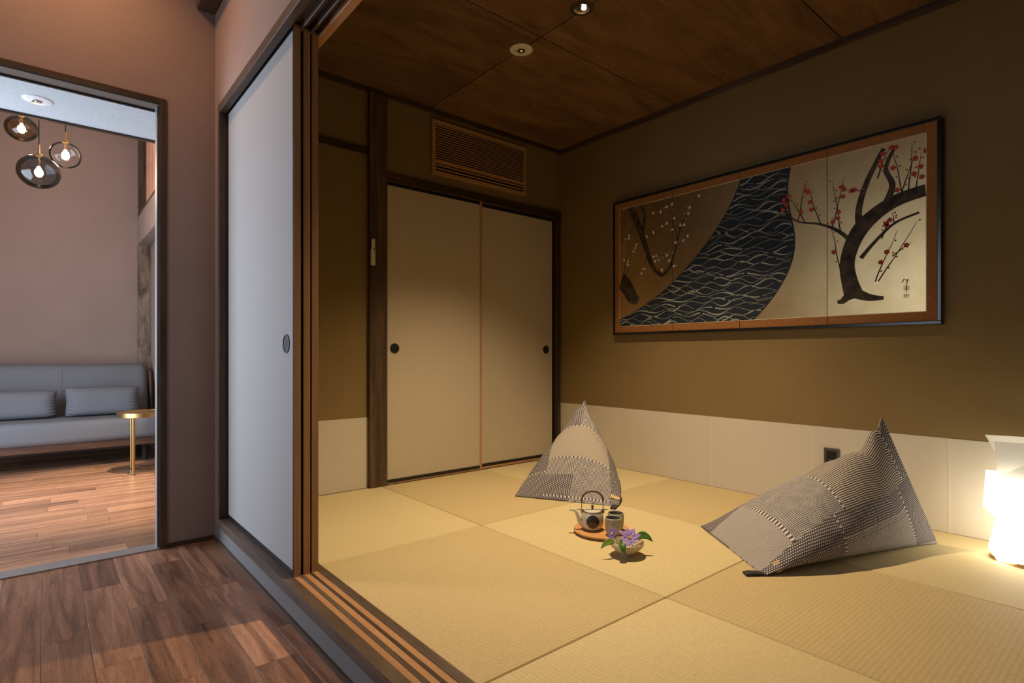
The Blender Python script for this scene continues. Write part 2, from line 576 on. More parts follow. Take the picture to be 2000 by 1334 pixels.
def prism_poly(name, pts3, n, depth, mat, parent=None):
    """flat polygon (3D points) extruded by depth along n"""
    bm = bmesh.new()
    vs = [bm.verts.new(p) for p in pts3]
    f = bm.faces.new(vs)
    r = bmesh.ops.extrude_face_region(bm, geom=[f])
    bmesh.ops.translate(bm, verts=[g for g in r['geom'] if isinstance(g, bmesh.types.BMVert)], vec=Vector(n) * depth)
    return finish(name, bm, mat, parent)


ST = 'structure'
RM = 3.11          # painting wall
BW = 3.12          # closet wall
WX = 0.655         # hall face of the sliding-door wall
NEAR = -0.94       # near end of the tatami room
CZ = 2.405         # tatami room ceiling

# ------------------------------------------------------------------ tatami room shell
fl = empty('floor_tatami', (0.8, NEAR, -0.05), 'tatami floor of large edgeless mats in a chequered weave', 'floor', kind=ST)
box('subfloor', (0.80, NEAR, FL), (RM + 0.02, BW, -0.03), 'dark_wood_x', fl)
XS = [0.80, 1.567, 2.347, RM]
YS = [NEAR, 0.062, 1.08, 2.094, BW - 0.005]
for i in range(3):
    for j in range(4):
        g = 0.0016
        lightm = (i + (3 - j)) % 2 == 0
        box('tatami_mat', (XS[i] + g, YS[j] + g, -0.03), (XS[i + 1] - g, YS[j + 1] - g, 0.0),
            'tatami_a' if lightm else 'tatami_b', fl, bev=0.003)

w = empty('wall_right', (RM, 1, 0), 'olive plaster wall that carries the painted screen', 'wall', kind=ST)
box('plaster', (RM, NEAR, -0.03), (RM + 0.12, BW + 0.1, 2.6), 'wall_olive', w)
sheet_y = [BW - 0.003, 2.39, 1.81, 1.229, 0.649, 0.069, -0.511, NEAR]
for a, b in zip(sheet_y, sheet_y[1:]):
    box('wainscot_sheet', (RM - 0.0022, b + 0.0006, 0.001), (RM + 0.001, a - 0.0006, 0.4245), 'wainscot', w)
for a in sheet_y[1:-1]:
    box('sheet_lap', (RM - 0.0032, a - 0.006, 0.001), (RM - 0.0015, a + 0.006, 0.4245), 'wainscot_lap', w)

w = empty('wall_back', (1.2, BW, 0), 'olive plaster wall around the closet doors', 'wall', kind=ST)
boxes('plaster', [((0.80, BW, -0.03), (1.49, BW + 0.08, 2.6)), ((1.59, BW, 1.90), (RM, BW + 0.08, 2.6)),
                  ((1.59, BW + 0.075, -0.03), (RM, BW + 0.09, 1.95))], 'wall_olive', w)
box('wainscot_sheet', (0.80, BW - 0.0025, 0.001), (1.487, BW + 0.001, 0.4245), 'wainscot', w)
box('tie_rail', (0.80, BW - 0.014, 2.003), (1.49, BW + 0.002, 2.038), 'dark_wood_x', w)

box_near = box('wall_near', (0.80, NEAR - 0.12, -0.13), (RM + 0.12, NEAR, 2.6), 'wall_olive')
tag(box_near, 'olive plaster end wall behind the viewer', 'wall', kind=ST)

c = empty('ceiling_tatami', (1.9, 1.1, CZ), 'dark stained plywood ceiling of large panels', 'ceiling', kind=ST)
box('backing', (0.80, NEAR - 0.1, CZ + 0.010), (RM + 0.1, BW + 0.08, CZ + 0.06), 'black', c)
for a, b in ((0.80, 1.918), (1.918, RM)):
    ys = [NEAR, 0.11, 1.085, 2.06, BW]
    for p, q in zip(ys, ys[1:]):
        box('ceiling_panel', (a + 0.0026, p + 0.0026, CZ), (b - 0.0026, q - 0.0026, CZ + 0.010), 'ceiling_ply', c, bev=0.0008)
t = empty('trim_1', (RM, 1, CZ), 'dark wooden moulding along the top of the tatami room walls', 'trim', kind=ST)
box('moulding', (RM - 0.022, NEAR, CZ - 0.034), (RM, BW, CZ), 'dark_wood_y', t)
box('moulding', (0.80, BW - 0.022, CZ - 0.026), (RM - 0.022, BW, CZ), 'dark_wood_x', t)

po = box('trim_2', (1.484, BW - 0.032, -0.02), (1.600, BW + 0.06, CZ - 0.026), 'post_wood', None, bev=0.003)
tag(po, 'square brown timber post beside the closet doors', 'post', kind=ST)

# closet frame
t = empty('trim_3', (2.3, BW, 0), 'dark timber frame around the closet doors', 'door frame', kind=ST)
box('lintel', (1.600, BW - 0.020, 1.868), (RM - 0.002, BW + 0.06, 1.915), 'dark_wood_x', t, bev=0.002)
box('jamb', (3.068, BW - 0.014, 0.0), (RM - 0.004, BW + 0.06, 1.868), 'dark_wood', t)
box('track', (1.600, BW - 0.018, -0.02), (3.068, BW + 0.06, 0.008), 'cedar_y', t)
box('track_rib', (1.600, BW - 0.024, -0.02), (3.068, BW - 0.018, 0.004), 'dark_wood_x', t)


def pull(door, p, axis, r=0.032, sgn=-1):
    """round sunk finger pull: dish and raised ring on the face at p"""
    h = empty_handle = None
    bm = bmesh.new()
    prof = [(r * 0.80, -0.0008 * sgn), (r * 0.80, 0.0028 * sgn), (r * 0.86, 0.0042 * sgn), (r * 0.96, 0.0036 * sgn), (r, 0.0), (r, -0.0008 * sgn)]
    add_lathe(bm, prof, p, 32, axis, cap=False)
    ring = finish('finger_pull', bm, 'iron', door, smooth=True, auto=40)
    lathe('pull_dish', [(r * 0.80, 0.0016 * sgn), (r * 0.55, 0.0012 * sgn), (0.001, 0.0008 * sgn)], p, 'iron_in', ring, 32, axis, cap=False, world=True)
    return ring


def closet_door(name, x0, x1, y0, y1, z0, z1, label, right_mat, px):
    d = empty(name, ((x0 + x1) / 2, y1, 0), label, 'sliding door', kind=ST)
    box('paper_panel', (x0 + 0.004, y0 + 0.003, z0 + 0.004), (x1 - 0.004, y1 - 0.003, z1 - 0.004), 'fusuma_dots', d)
    st = 0.017
    box('stile', (x0, y0, z0), (x0 + st, y1, z1), 'black', d)
    box('stile', (x1 - st, y0, z0), (x1, y1, z1), right_mat, d)
    box('rail', (x0 + st, y0, z0), (x1 - st, y1, z0 + 0.022), 'black', d)
    box('rail', (x0 + st, y0, z1 - 0.022), (x1 - st, y1, z1), 'black', d)
    pull(d, (px, y0 + 0.003, 0.840), 'y')


closet_door('door_1', 1.590, 2.337, BW - 0.008, BW + 0.018, 0.008, 1.868,
            'cream papered closet door beside the timber post', 'cedar', 1.662)
closet_door('door_2', 2.325, 3.068, BW + 0.024, BW + 0.050, 0.008, 1.868,
            'cream papered closet door in the corner beside the painting wall', 'black', 2.985)

# ------------------------------------------------------------------ sliding-door wall between hall and tatami room
w = empty('wall_door_side', (WX, 1, 0), 'mauve brown plaster wall above and beside the sliding doors', 'wall', kind=ST)
boxes('plaster', [((WX, NEAR, 2.013), (0.80, BW, 3.05)), ((WX, 2.99, -0.04), (0.80, BW, 2.013))], 'wall_hall', w)
r = box('wall_step', (WX, NEAR, FL), (0.80, BW - 0.01, -0.04), 'step_face')
tag(r, 'low grey plaster riser of the step up to the tatami', 'step', kind=ST)
bb = box('baseboard_step', (WX - 0.010, NEAR, FL), (WX, BW - 0.02, FL + 0.018), 'dark_wood_y')
tag(bb, 'thin dark strip along the foot of the step', 'baseboard', kind=ST)

t = empty('trim_4', (0.72, 1, 0), 'dark wooden sill with three pale door tracks', 'sill', kind=ST)
box('sill_board', (0.645, NEAR, -0.040), (0.800, 2.985, -0.0012), 'dark_wood_y', t, bev=0.002)
TR = [0.694, 0.7295, 0.7610]
for x in TR:
    box('track_strip', (x - 0.0105, NEAR, -0.003), (x + 0.0105, 2.985, 0.0), 'cedar_y', t)
for a, b in ((0.6455, TR[0] - 0.0105), (TR[0] + 0.0105, TR[1] - 0.0105), (TR[1] + 0.0105, TR[2] - 0.0105), (TR[2] + 0.0105, 0.7998)):
    box('track_rib', (a, NEAR, -0.003), (b, 2.985, 0.0018), 'dark_wood_y', t)
t = empty('trim_5', (0.72, 1, 2), 'dark wooden head rail with three door grooves', 'lintel', kind=ST)
box('head_board', (0.645, NEAR, 1.998), (0.800, 2.985, 2.016), 'dark_wood_y', t)
for a, b, m in ((0.645, 0.676, 'dark_wood_y'), (0.707, 0.716, 'dark_wood_y'), (0.7425, 0.750, 'dark_wood_y'), (0.7745, 0.806, 'cedar_y')):
    box('groove_rib', (a, NEAR, 1.975), (b, 2.985, 2.012), m, t, bev=0.0015)
t = empty('trim_6', (0.7, 2.99, 0), 'dark upright jamb where the sliding doors close', 'jamb', kind=ST)
box('jamb_post', (0.6435, 2.972, -0.003), (0.80, 2.995, 2.016), 'dark_wood', t, bev=0.002)


def sliding_door(name, x, y0, y1, label, handle):
    z0, z1 = -0.0015, 1.990
    d = empty(name, (x, (y0 + y1) / 2, 0), label, 'sliding door', kind=ST)
    h = 0.0135
    box('paper_panel', (x - h + 0.0015, y0 + 0.005, z0 + 0.004), (x + h - 0.0015, y1 - 0.004, z1 - 0.004), 'fusuma', d)
    box('edge_strip', (x - h + 0.0015, y0, z0), (x + h - 0.0005, y0 + 0.005, z1), 'cedar', d, bev=0.001)
    box('stile', (x - h, y0 + 0.001, z0), (x + h, y0 + 0.008, z1), 'black', d)
    box('stile', (x - h, y1 - 0.012, z0), (x + h, y1, z1), 'black', d)
    box('rail', (x - h, y0 + 0.008, z0), (x + h, y1 - 0.012, z0 + 0.026), 'black', d)
    box('rail', (x - h, y0 + 0.008, z1 - 0.022), (x + h, y1 - 0.012, z1), 'black', d)
    if handle:
        pull(d, (x - h + 0.0015, 2.107, 0.841), 'x', 0.036)


sliding_door('door_3', TR[0], 2.03, 2.972, 'pale papered sliding door with round pull facing the hall', True)
sliding_door('door_4', TR[1], 2.034, 2.972, 'middle door edge of the three stacked sliding doors', False)
sliding_door('door_5', TR[2], 2.038, 2.972, 'innermost door edge of the three stacked sliding doors', False)

# ------------------------------------------------------------------ hall
DX0, DX1, DZ = -0.52, 0.417, 1.996
HW0, HW1 = 3.11, 3.20
w = boxes('wall_left', [((DX1, HW0, FL), (WX + 0.02, HW1, 3.05)), ((-2.3, HW0, FL), (DX0, HW1, 3.05)), ((DX0, HW0, DZ), (DX1, HW1, 3.05))], 'wall_hall')
tag(w, 'mauve brown plaster wall around the living room doorway', 'wall', kind=ST)
t = empty('trim_7', (0, HW0, FL), 'dark wooden casing of the living room doorway', 'door frame', kind=ST)
box('casing', (DX1, HW0 - 0.006, FL), (DX1 + 0.028, HW0 + 0.03, DZ + 0.026), 'dark_wood', t)
box('casing', (DX0 - 0.028, HW0 - 0.006, FL), (DX0, HW0 + 0.03, DZ + 0.026), 'dark_wood', t)
box('casing', (DX0, HW0 - 0.006, DZ), (DX1, HW0 + 0.03, DZ + 0.026), 'dark_wood_x', t)
box('jamb_lining', (DX1 - 0.004, HW0 + 0.012, FL), (DX1 + 0.001, HW1 + 0.004, DZ), 'dark_wood', t)
box('metal_channel', (DX1 - 0.009, HW0 + 0.02, FL), (DX1 - 0.003, HW1 - 0.015, DZ), 'aluminium', t)
box('head_lining', (DX0, HW0 + 0.003, DZ - 0.005), (DX1, HW1 - 0.012, DZ + 0.001), 'bronze', t)
box('head_slot', (DX0, HW1 - 0.012, DZ - 0.012), (DX1, HW1 + 0.004, DZ + 0.001), 'black', t)
box('threshold', (DX0, HW0 - 0.003, FL - 0.01), (DX1, HW1 + 0.002, FL + 0.006), 'aluminium', t, bev=0.001)
bb = box('baseboard_hall', (DX1 + 0.028, HW0 - 0.010, FL), (WX - 0.010, HW0, FL + 0.022), 'dark_wood_x')
tag(bb, 'thin dark baseboard between doorway and step', 'baseboard', kind=ST)
b = box('beam_hall', (0.571, -1.8, 2.510), (WX, HW0, 2.72), 'dark_wood_y', None, bev=0.004)
tag(b, 'dark timber beam high in the hall corner', 'beam', kind=ST)
b = box('ceiling_hall', (-2.3, -1.9, 3.0), (WX + 0.05, HW1, 3.05), 'ceil_white')
tag(b, 'pale plaster ceiling of the hall', 'ceiling', kind=ST)
b = box('wall_hall_end', (-2.3, -1.95, FL), (0.8, -1.85, 3.05), 'wall_hall')
tag(b, 'mauve brown plaster wall at the near end of the hall', 'wall', kind=ST)
b = box('wall_hall_side', (0.655, -1.9, FL), (0.80, NEAR, 3.05), 'wall_hall')
tag(b, 'mauve brown plaster wall beside the viewer', 'wall', kind=ST)
b = boxes('wall_hall_window', [((-2.3, -1.9, FL), (-2.2, 1.0, 3.05)), ((-2.3, 2.5, FL), (-2.2, HW1, 3.05)),
                               ((-2.3, 1.0, FL), (-2.2, 2.5, 0.65)), ((-2.3, 1.0, 2.15), (-2.2, 2.5, 3.05))], 'wall_hall')
tag(b, 'mauve brown plaster wall with the added hall window', 'wall', kind=ST)


def window(name, x, y0, y1, z0, z1, label):
    o = empty(name, (x, (y0 + y1) / 2, z0), label, 'window', kind=ST)
    f = 0.045
    box('sash', (x - 0.03, y0, z0), (x + 0.03, y0 + f, z1), 'dark_wood', o)
    box('sash', (x - 0.03, y1 - f, z0), (x + 0.03, y1, z1), 'dark_wood', o)
    box('sash', (x - 0.03, y0 + f, z0), (x + 0.03, y1 - f, z0 + f), 'dark_wood_y', o)
    box('sash', (x - 0.03, y0 + f, z1 - f), (x + 0.03, y1 - f, z1), 'dark_wood_y', o)
    ym = (y0 + y1) / 2
    box('mullion', (x - 0.02, ym - 0.02, z0 + f), (x + 0.02, ym + 0.02, z1 - f), 'dark_wood', o)
    for a, b_ in ((y0 + f, ym - 0.02), (ym + 0.02, y1 - f)):
        box('pane', (x - 0.004, a, z0 + f), (x + 0.004, b_, z1 - f), 'window_glow', o)


window('window_added', -2.25, 1.0, 2.5, 0.65, 2.15, 'added bright two pane window that lights the hall')  # unseen window, added so its glow lights the hall and the screen

# hall floor: walnut planks running along y
fh = empty('floor_hall', (0, 1, FL), 'reddish walnut plank floor of the hall', 'floor', kind=ST)
box('subfloor', (-2.3, -1.9, FL - 0.06), (WX + 0.02, HW1, FL - 0.012), 'black', fh)
edges = [-2.24 + 0.1225 * k for k in range(18)]
cols = [-0.011 + 0.1225 * k for k in range(-14, 6)]
cols = [x for x in cols if x > -1.9] + [WX]
fixed = {-0.011: 2.31, 0.1115: 2.04, 0.234: 1.818, 0.3565: 2.155, 0.479: 1.754}
rnd = random.Random(3)
for x0, x1 in zip(cols, cols[1:]):
    st = None
    for k, v in fixed.items():
        if abs(k - x0) < 0.01:
            st = v
    if st is None:
        st = 1.7 + rnd.random() * 0.7
    ys = [st]
    while ys[-1] < HW0 - 0.12:
        ys.append(min(ys[-1] + 0.62 + rnd.random() * 0.16, HW0 + 0.0))
    ys[-1] = HW0
    while ys[0] > -1.0:
        ys.insert(0, ys[0] - 0.62 - rnd.random() * 0.16)
    for a, b in zip(ys, ys[1:]):
        box('floor_plank', (x0 + 0.0005, a + 0.0005, FL - 0.012), (x1 - 0.0005, b - 0.0005, FL), 'plank_y', fh, bev=0.0006)

# ------------------------------------------------------------------ living room
LX0, LX1, LY1, LZ = -1.25, 0.82, 6.75, 3.4
fv = empty('floor_living', (-0.5, 5, FL), 'walnut plank floor of the living room', 'floor', kind=ST)
box('subfloor', (LX0, HW1 - 0.05, FL - 0.06), (LX1 + 0.1, LY1 + 0.1, FL - 0.012), 'black', fv)
y = HW1
rnd = random.Random(11)
while y < LY1:
    y2 = min(y + 0.12, LY1)
    x = LX0 - rnd.random() * 0.7
    while x < LX1:
        x2 = x + 0.75 + rnd.random() * 0.25
        box('floor_plank', (max(x, LX0) + 0.0006, y + 0.0006, FL - 0.012), (min(x2, LX1) - 0.0006, y2 - 0.0006, FL), 'plank_x', fv, bev=0.0006)
        x = x2
    y = y2
b = box('wall_living_far', (LX0 - 0.1, LY1, FL), (LX1 + 0.1, LY1 + 0.1, LZ), 'wall_hall')
tag(b, 'mauve brown plaster wall behind the sofa', 'wall', kind=ST)
w = boxes('wall_living_right', [((LX1, HW1 - 0.03, FL), (LX1 + 0.1, LY1, 2.20)), ((LX1, HW1 - 0.03, 2.20), (LX1 + 0.1, 3.93, LZ)),
                                ((LX1, 3.93, 3.2), (LX1 + 0.1, LY1, LZ)), ((LX1, 6.69, 2.20), (LX1 + 0.1, LY1, 3.2)),
                                ((WX, HW1 - 0.02, FL), (LX1 + 0.05, HW1 + 0.02, 3.05))], 'wall_hall')
tag(w, 'mauve brown plaster wall at the end of the sofa', 'wall', kind=ST)
b = box('beam_living', (0.712, 3.93, 1.909), (LX1, LY1 - 0.001, 2.185), 'wall_hall', None, bev=0.006)
tag(b, 'plastered beam under the high window', 'beam', kind=ST)
b = box('trim_8', (0.712, 6.68, FL), (LX1, LY1 - 0.001, 1.909), 'knot_wood', None, bev=0.003)
tag(b, 'knotty brown corner post behind the sofa', 'post', kind=ST)
o = empty('window_2', (0.78, 5.3, 2.2), 'high rosy wooden lattice window above the plastered beam', 'window', kind=ST)
box('side_post', (0.716, 6.63, 2.185), (0.80, LY1 - 0.002, 3.25), 'dark_wood', o)
box('window_sill', (0.722, 3.95, 2.185), (0.83, 6.63, 2.225), 'dark_wood_y', o)
box('lit_paper', (0.812, 3.95, 2.225), (0.818, 6.63, 3.2), 'shoji_lit', o)
for k in range(13):
    yy = 6.60 - k * 0.21
    box('mullion', (0.770, yy - (0.05 if k % 3 == 0 else 0.018), 2.225), (0.806, yy + 0.02, 3.2), 'rosy_pine', o)
for z in (2.62, 2.98):
    box('crossbar', (0.785, 3.95, z), (0.808, 6.63, z + 0.03), 'rosy_pine', o)
w = boxes('wall_living_left', [((LX0 - 0.1, HW1 - 0.03, FL), (LX0, 3.55, LZ)), ((LX0 - 0.1, 5.25, FL), (LX0, LY1, LZ)),
                               ((LX0 - 0.1, 3.55, FL), (LX0, 5.25, FL + 0.05)), ((LX0 - 0.1, 3.55, 2.0), (LX0, 5.25, LZ))], 'wall_hall')
tag(w, 'mauve brown plaster wall with the living room window', 'wall', kind=ST)
window('window_3', LX0 - 0.05, 3.55, 5.25, FL + 0.05, 2.0, 'bright two pane garden window of the living room')
b = box('ceiling_living_low', (LX0, HW1 - 0.005, 2.080), (LX1, 3.915, 2.30), 'ceil_white')
tag(b, 'pale lowered ceiling strip just beyond the doorway', 'ceiling', kind=ST)
b = box('trim_9', (LX0, 3.915, 2.068), (LX1 + 0.0, 3.935, 2.31), 'dark_wood_x')
tag(b, 'dark fascia along the lowered ceiling edge', 'trim', kind=ST)
b = boxes('ceiling_living_high', [((LX0 - 0.1, 3.90, LZ), (LX1 + 0.1, LY1 + 0.1, LZ + 0.05)), ((LX0, 3.85, 2.30), (LX1, 3.91, LZ))], 'ceil_white')
tag(b, 'white high ceiling above the sofa', 'ceiling', kind=ST)

# ------------------------------------------------------------------ ceiling fittings


def emergency_light(p, label, r=0.0602, mat='white_plastic', ring='iron'):
    o = empty('emergency_light', p, label, 'ceiling light')
    lathe('cover', [(0.001, -0.0070), (r * 0.35, -0.0070), (r * 0.9, -0.0055), (r, -0.0030), (r, 0.0)], p, mat, o, 48)
    q = (p[0], p[1], p[2] - 0.0068)
    lens = lathe('lens', [(0.001, -0.009), (0.008, -0.007), (0.0125, -0.002), (0.0125, 0.001)], q, 'chrome', o, 24)
    lathe('lens_ring', [(0.0125, -0.003), (0.020, -0.0025), (0.021, 0.0005), (0.0125, 0.0005)], q, ring, lens, 24, cap=False)
    a = (p[0] - 0.02, p[1] + 0.022, p[2] - 0.0068)
    lathe('indicator', [(0.001, -0.002), (0.003, -0.0015), (0.0035, 0.001)], a, 'iron_in', o, 12)


emergency_light((1.916, 2.208, CZ), 'round cream emergency light on the dark panel ceiling')
emergency_light((-0.031, 3.67, 2.080), 'round white emergency light on the lowered living room ceiling', 0.0602, 'daylit_plastic', 'chrome')

o = empty('downlight', (1.902, 1.765, CZ), 'small recessed downlight shining from the dark ceiling', 'ceiling light')
p = (1.902, 1.765, CZ)
lathe('bezel', [(0.036, -0.004), (0.046, -0.0055), (0.0545, -0.003), (0.0545, 0.001), (0.036, 0.001)], p, 'iron', o, 40, cap=False)
lathe('reflector', [(0.0365, -0.005), (0.032, -0.0035), (0.020, -0.0015), (0.001, -0.001)], p, 'chrome', o, 40, cap=False)
lathe('lamp', [(0.001, -0.0085), (0.008, -0.007), (0.011, -0.003), (0.011, -0.001)], (p[0] + 0.006, p[1] - 0.008, p[2]), 'lamp_led', o, 20)

# ------------------------------------------------------------------ air conditioner grille
o = empty('air_vent', (2.335, BW, 2.16), 'pale wooden slatted air conditioner grille above the closet', 'air vent')
vx0, vx1, vz0, vz1 = 1.929, 2.744, 1.984, 2.340
box('duct_shade', (vx0 + 0.01, BW - 0.003, vz0 + 0.01), (vx1 - 0.01, BW + 0.001, vz1 - 0.01), 'dark_void', o)  # near-black sheet on the wall face, stands for shade behind the slats
fw, yv = 0.024, BW - 0.016
box('frame_rail', (vx0, yv, vz1 - fw), (vx1, BW, vz1), 'pine', o)
box('frame_rail', (vx0, yv, vz0), (vx1, BW, vz0 + fw), 'pine', o)
box('frame_stile', (vx0, yv, vz0 + fw), (vx0 + fw, BW, vz1 - fw), 'pine', o)
box('frame_stile', (vx1 - fw, yv, vz0 + fw), (vx1, BW, vz1 - fw), 'pine', o)
zs = vz1 - fw
n = 15
zm = vz0 + fw + 0.066
pitch = (zs - zm) / n
for k in range(n):
    zc = zs - (k + 0.6) * pitch
    box('slat', (vx0 + fw, BW - 0.015, zc - pitch * 0.20), (vx1 - fw, BW - 0.011, zc + pitch * 0.20), 'pine', o)
box('middle_rail', (vx0 + fw, BW - 0.015, zm - 0.014), (vx1 - fw, BW - 0.002, zm + 0.002), 'pine', o)
for zc in (zm - 0.028, zm - 0.050):
    box('slat', (vx0 + fw, BW - 0.014, zc - 0.004), (vx1 - fw, BW - 0.010, zc + 0.004), 'pine', o)
box('slat_spine', ((vx0 + vx1) / 2 - 0.006, BW - 0.0045, zm), ((vx0 + vx1) / 2 + 0.006, BW - 0.0015, zs), 'dark_void', o)

# remote control in its wall holder on the post
o = empty('remote_control', (1.493, BW - 0.04, 1.41), 'slim white remote control in a holder on the timber post', 'remote')
box('holder', (1.4865, BW - 0.0475, 1.336), (1.5125, BW - 0.031, 1.430), 'white_plastic', o, bev=0.002)
box('handset', (1.4885, BW - 0.0500, 1.352), (1.5105, BW - 0.036, 1.494), 'white_plastic', o, bev=0.003)
box('display', (1.5005, BW - 0.0506, 1.420), (1.5065, BW - 0.0495, 1.438), 'brown_plastic', o)
for z in (1.410, 1.402):
    box('button', (1.5005, BW - 0.0506, z), (1.5075, BW - 0.0495, z + 0.003), 'brown_plastic', o)

# power outlet
o = empty('power_outlet', (RM, 1.136, 0.26), 'dark brown power outlet plate behind the reclining floor cushion', 'outlet')
box('plate', (RM - 0.0105, 1.099, 0.199), (RM - 0.0015, 1.173, 0.319), 'brown_plastic', o, bev=0.0025)
ins = box('socket_insert', (RM - 0.0125, 1.112, 0.205), (RM - 0.009, 1.160, 0.305), 'iron_in', o, bev=0.0015)
for yy in (1.129, 1.137, 1.146):
    box('slot', (RM - 0.0131, yy - 0.001, 0.252), (RM - 0.0120, yy + 0.001, 0.262), 'chrome', ins)

# ------------------------------------------------------------------ painted folding screen on the wall (generic stream-and-blossom picture)
SY0, SY1, SZ0, SZ1 = 2.548, 0.670, 0.938, 1.870
SX = 3.072
o = empty('folding_screen', (RM, 1.6, 1.4), 'four panel gold painted screen hung on the olive wall', 'folding screen')
joints = [SY0, 2.065, 1.616, 1.146, SY1]
fb = 0.016
for k, (a, b) in enumerate(zip(joints, joints[1:])):
    box('panel_backing', (SX + 0.002, b + 0.0012, SZ0 + 0.004), (RM - 0.001, a - 0.0012, SZ1 - 0.004), 'lacquer', o)
    box('brocade_border', (SX + 0.0008, b + 0.0015, SZ0 + fb), (SX + 0.003, a - 0.0015, SZ1 - fb), 'brocade', o)
    la = a - (0.057 if k == 0 else 0.0015)
    lb = b + (0.057 if k == 3 else 0.0015)
    box('leaf_sheet', (SX, lb, 0.998), (SX + 0.002, la, 1.812), 'gold_leaf', o)
    box('piping', (SX - 0.0004, lb, 1.8105), (SX + 0.0018, la, 1.8135), 'cream_line', o)
    box('piping', (SX - 0.0004, lb, 0.9965), (SX + 0.0018, la, 0.9995), 'cream_line', o)
for yy in (SY0 - 0.057, SY1 + 0.057):
    box('piping', (SX - 0.0004, yy - 0.0015, 0.998), (SX + 0.0018, yy + 0.0015, 1.812), 'cream_line', o)
FX = SX - 0.006
box('frame_rail', (FX, SY1, SZ1 - fb), (RM - 0.001, SY0, SZ1), 'lacquer', o, bev=0.002)
box('frame_rail', (FX, SY1, SZ0), (RM - 0.001, SY0, SZ0 + fb), 'lacquer', o, bev=0.002)
box('frame_stile', (FX, SY1, SZ0 + fb), (RM - 0.001, SY1 + fb, SZ1 - fb), 'lacquer', o, bev=0.002)
box('frame_stile', (FX, SY0 - fb, SZ0 + fb), (RM - 0.001, SY0, SZ1 - fb), 'lacquer', o, bev=0.002)

AY0, AY1, AZ0, AZ1 = 2.491, 0.727, 0.999, 1.811


def art(a, b, lift=0.0):
    """picture coordinates, a 0..1 left to right, b 0..1 bottom to top -> point on the leaf"""
    return Vector((SX - 0.0004 - lift, AY0 + (AY1 - AY0) * a, AZ0 + (AZ1 - AZ0) * b))


ASP = (AY0 - AY1) / (AZ1 - AZ0)


def spline(pts, n=12):
    out = []
    P = [pts[0]] + list(pts) + [pts[-1]]
    for i in range(1, len(P) - 2):
        for k in range(n):
            t_ = k / n
            v = []
            for d in range(len(pts[0])):
                p0, p1, p2, p3 = P[i - 1][d], P[i][d], P[i + 1][d], P[i + 2][d]
                v.append(0.5 * (2 * p1 + (p2 - p0) * t_ + (2 * p0 - 5 * p1 + 4 * p2 - p3) * t_ ** 2 + (3 * p1 - p0 - 3 * p2 + p3) * t_ ** 3))
            out.append(tuple(v))
    out.append(tuple(pts[-1]))
    return out


def clamp01(x):
    return max(0.0, min(1.0, x))


def add_stroke(bm, pts, lift):
    """brush stroke: (a, b, half width in picture heights)"""
    prev = None
    for i, (a, b, wd) in enumerate(pts):
        a2, b2, _ = pts[min(i + 1, len(pts) - 1)]
        a1, b1, _ = pts[max(i - 1, 0)]
        dx, dy = (a2 - a1) * ASP, b2 - b1
        L = math.hypot(dx, dy) or 1
        nx, ny = -dy / L / ASP, dx / L
        l = bm.verts.new(art(clamp01(a + nx * wd), clamp01(b + ny * wd), lift))
        r_ = bm.verts.new(art(clamp01(a - nx * wd), clamp01(b - ny * wd), lift))
        if prev:
            bm.faces.new((prev[0], l, r_, prev[1]))
        prev = (l, r_)


def add_disc(bm, a, b, r_, lift, n=10, lobes=0):
    vs = []
    for k in range(n):
        t_ = 2 * PI * k / n
        rr = r_ * (0.72 + 0.28 * abs(math.cos(lobes * t_ / 2))) if lobes else r_
        vs.append(bm.verts.new(art(clamp01(a + rr * math.cos(t_) / ASP), clamp01(b + rr * math.sin(t_)), lift)))
    bm.faces.new(vs)


# stream: a broad plain band that widens as it descends to the lower left
bank_l = spline([(0.500, 1.0), (0.470, 0.86), (0.430, 0.73), (0.385, 0.61), (0.335, 0.50), (0.280, 0.39), (0.220, 0.29), (0.150, 0.20), (0.075, 0.12), (0.0, 0.06)])
bank_r = spline([(0.660, 1.0), (0.652, 0.88), (0.655, 0.76), (0.664, 0.65), (0.672, 0.54), (0.670, 0.43), (0.655, 0.32), (0.628, 0.21), (0.590, 0.10), (0.545, 0.0)])
bm = bmesh.new()
N_ = len(bank_l)
vl = [bm.verts.new(art(*p, 0.0003)) for p in bank_l]
vr = [bm.verts.new(art(*p, 0.0003)) for p in bank_r]
for i in range(N_ - 1):
    bm.faces.new((vl[i], vl[i + 1], vr[i + 1], vr[i]))
vb = bm.verts.new(art(0.0, 0.0, 0.0003))
bm.faces.new((vl[-1], vb, vr[-1]))
finish('painted_stream', bm, 'ink_navy', o)
# ripples: rows of overlapping arcs, cut off at the banks


def inside_stream(a, b):
    def at(bank):
        for (a0, b0), (a1, b1) in zip(bank, bank[1:]):
            if (b0 - b) * (b1 - b) <= 0 and abs(b0 - b1) > 1e-9:
                return a0 + (a1 - a0) * (b - b0) / (b1 - b0)
        return None
    l = at(bank_l)
    r_ = at(bank_r)
    if l is None:
        l = 0.0
    return r_ is not None and l + 0.004 < a < r_ - 0.004


bm = bmesh.new()
rr = random.Random(5)
for row in range(44):
    b0 = -0.02 + row * 0.0245
    ph, fq, am = rr.random() * 6.3, 44 + rr.random() * 22, 0.012 + rr.random() * 0.012
    run = []
    for k in range(560):
        a_ = k / 560 * 0.76
        b_ = b0 + am * math.sin(fq * a_ + ph) + 0.008 * math.sin(17 * a_ + row)
        if 0 < b_ < 1 and inside_stream(a_, b_) and (k + row * 53) % 140 > 6:
            run.append((a_, b_, 0.0012 + 0.0034 * max(0, math.sin(fq * 0.5 * a_ + row)) ** 2))
        else:
            if len(run) > 4:
                add_stroke(bm, run, 0.0006)
            run = []
    if len(run) > 4:
        add_stroke(bm, run, 0.0006)
tag(finish('painted_ripples', bm, 'ink_pale', o), kind='stuff')

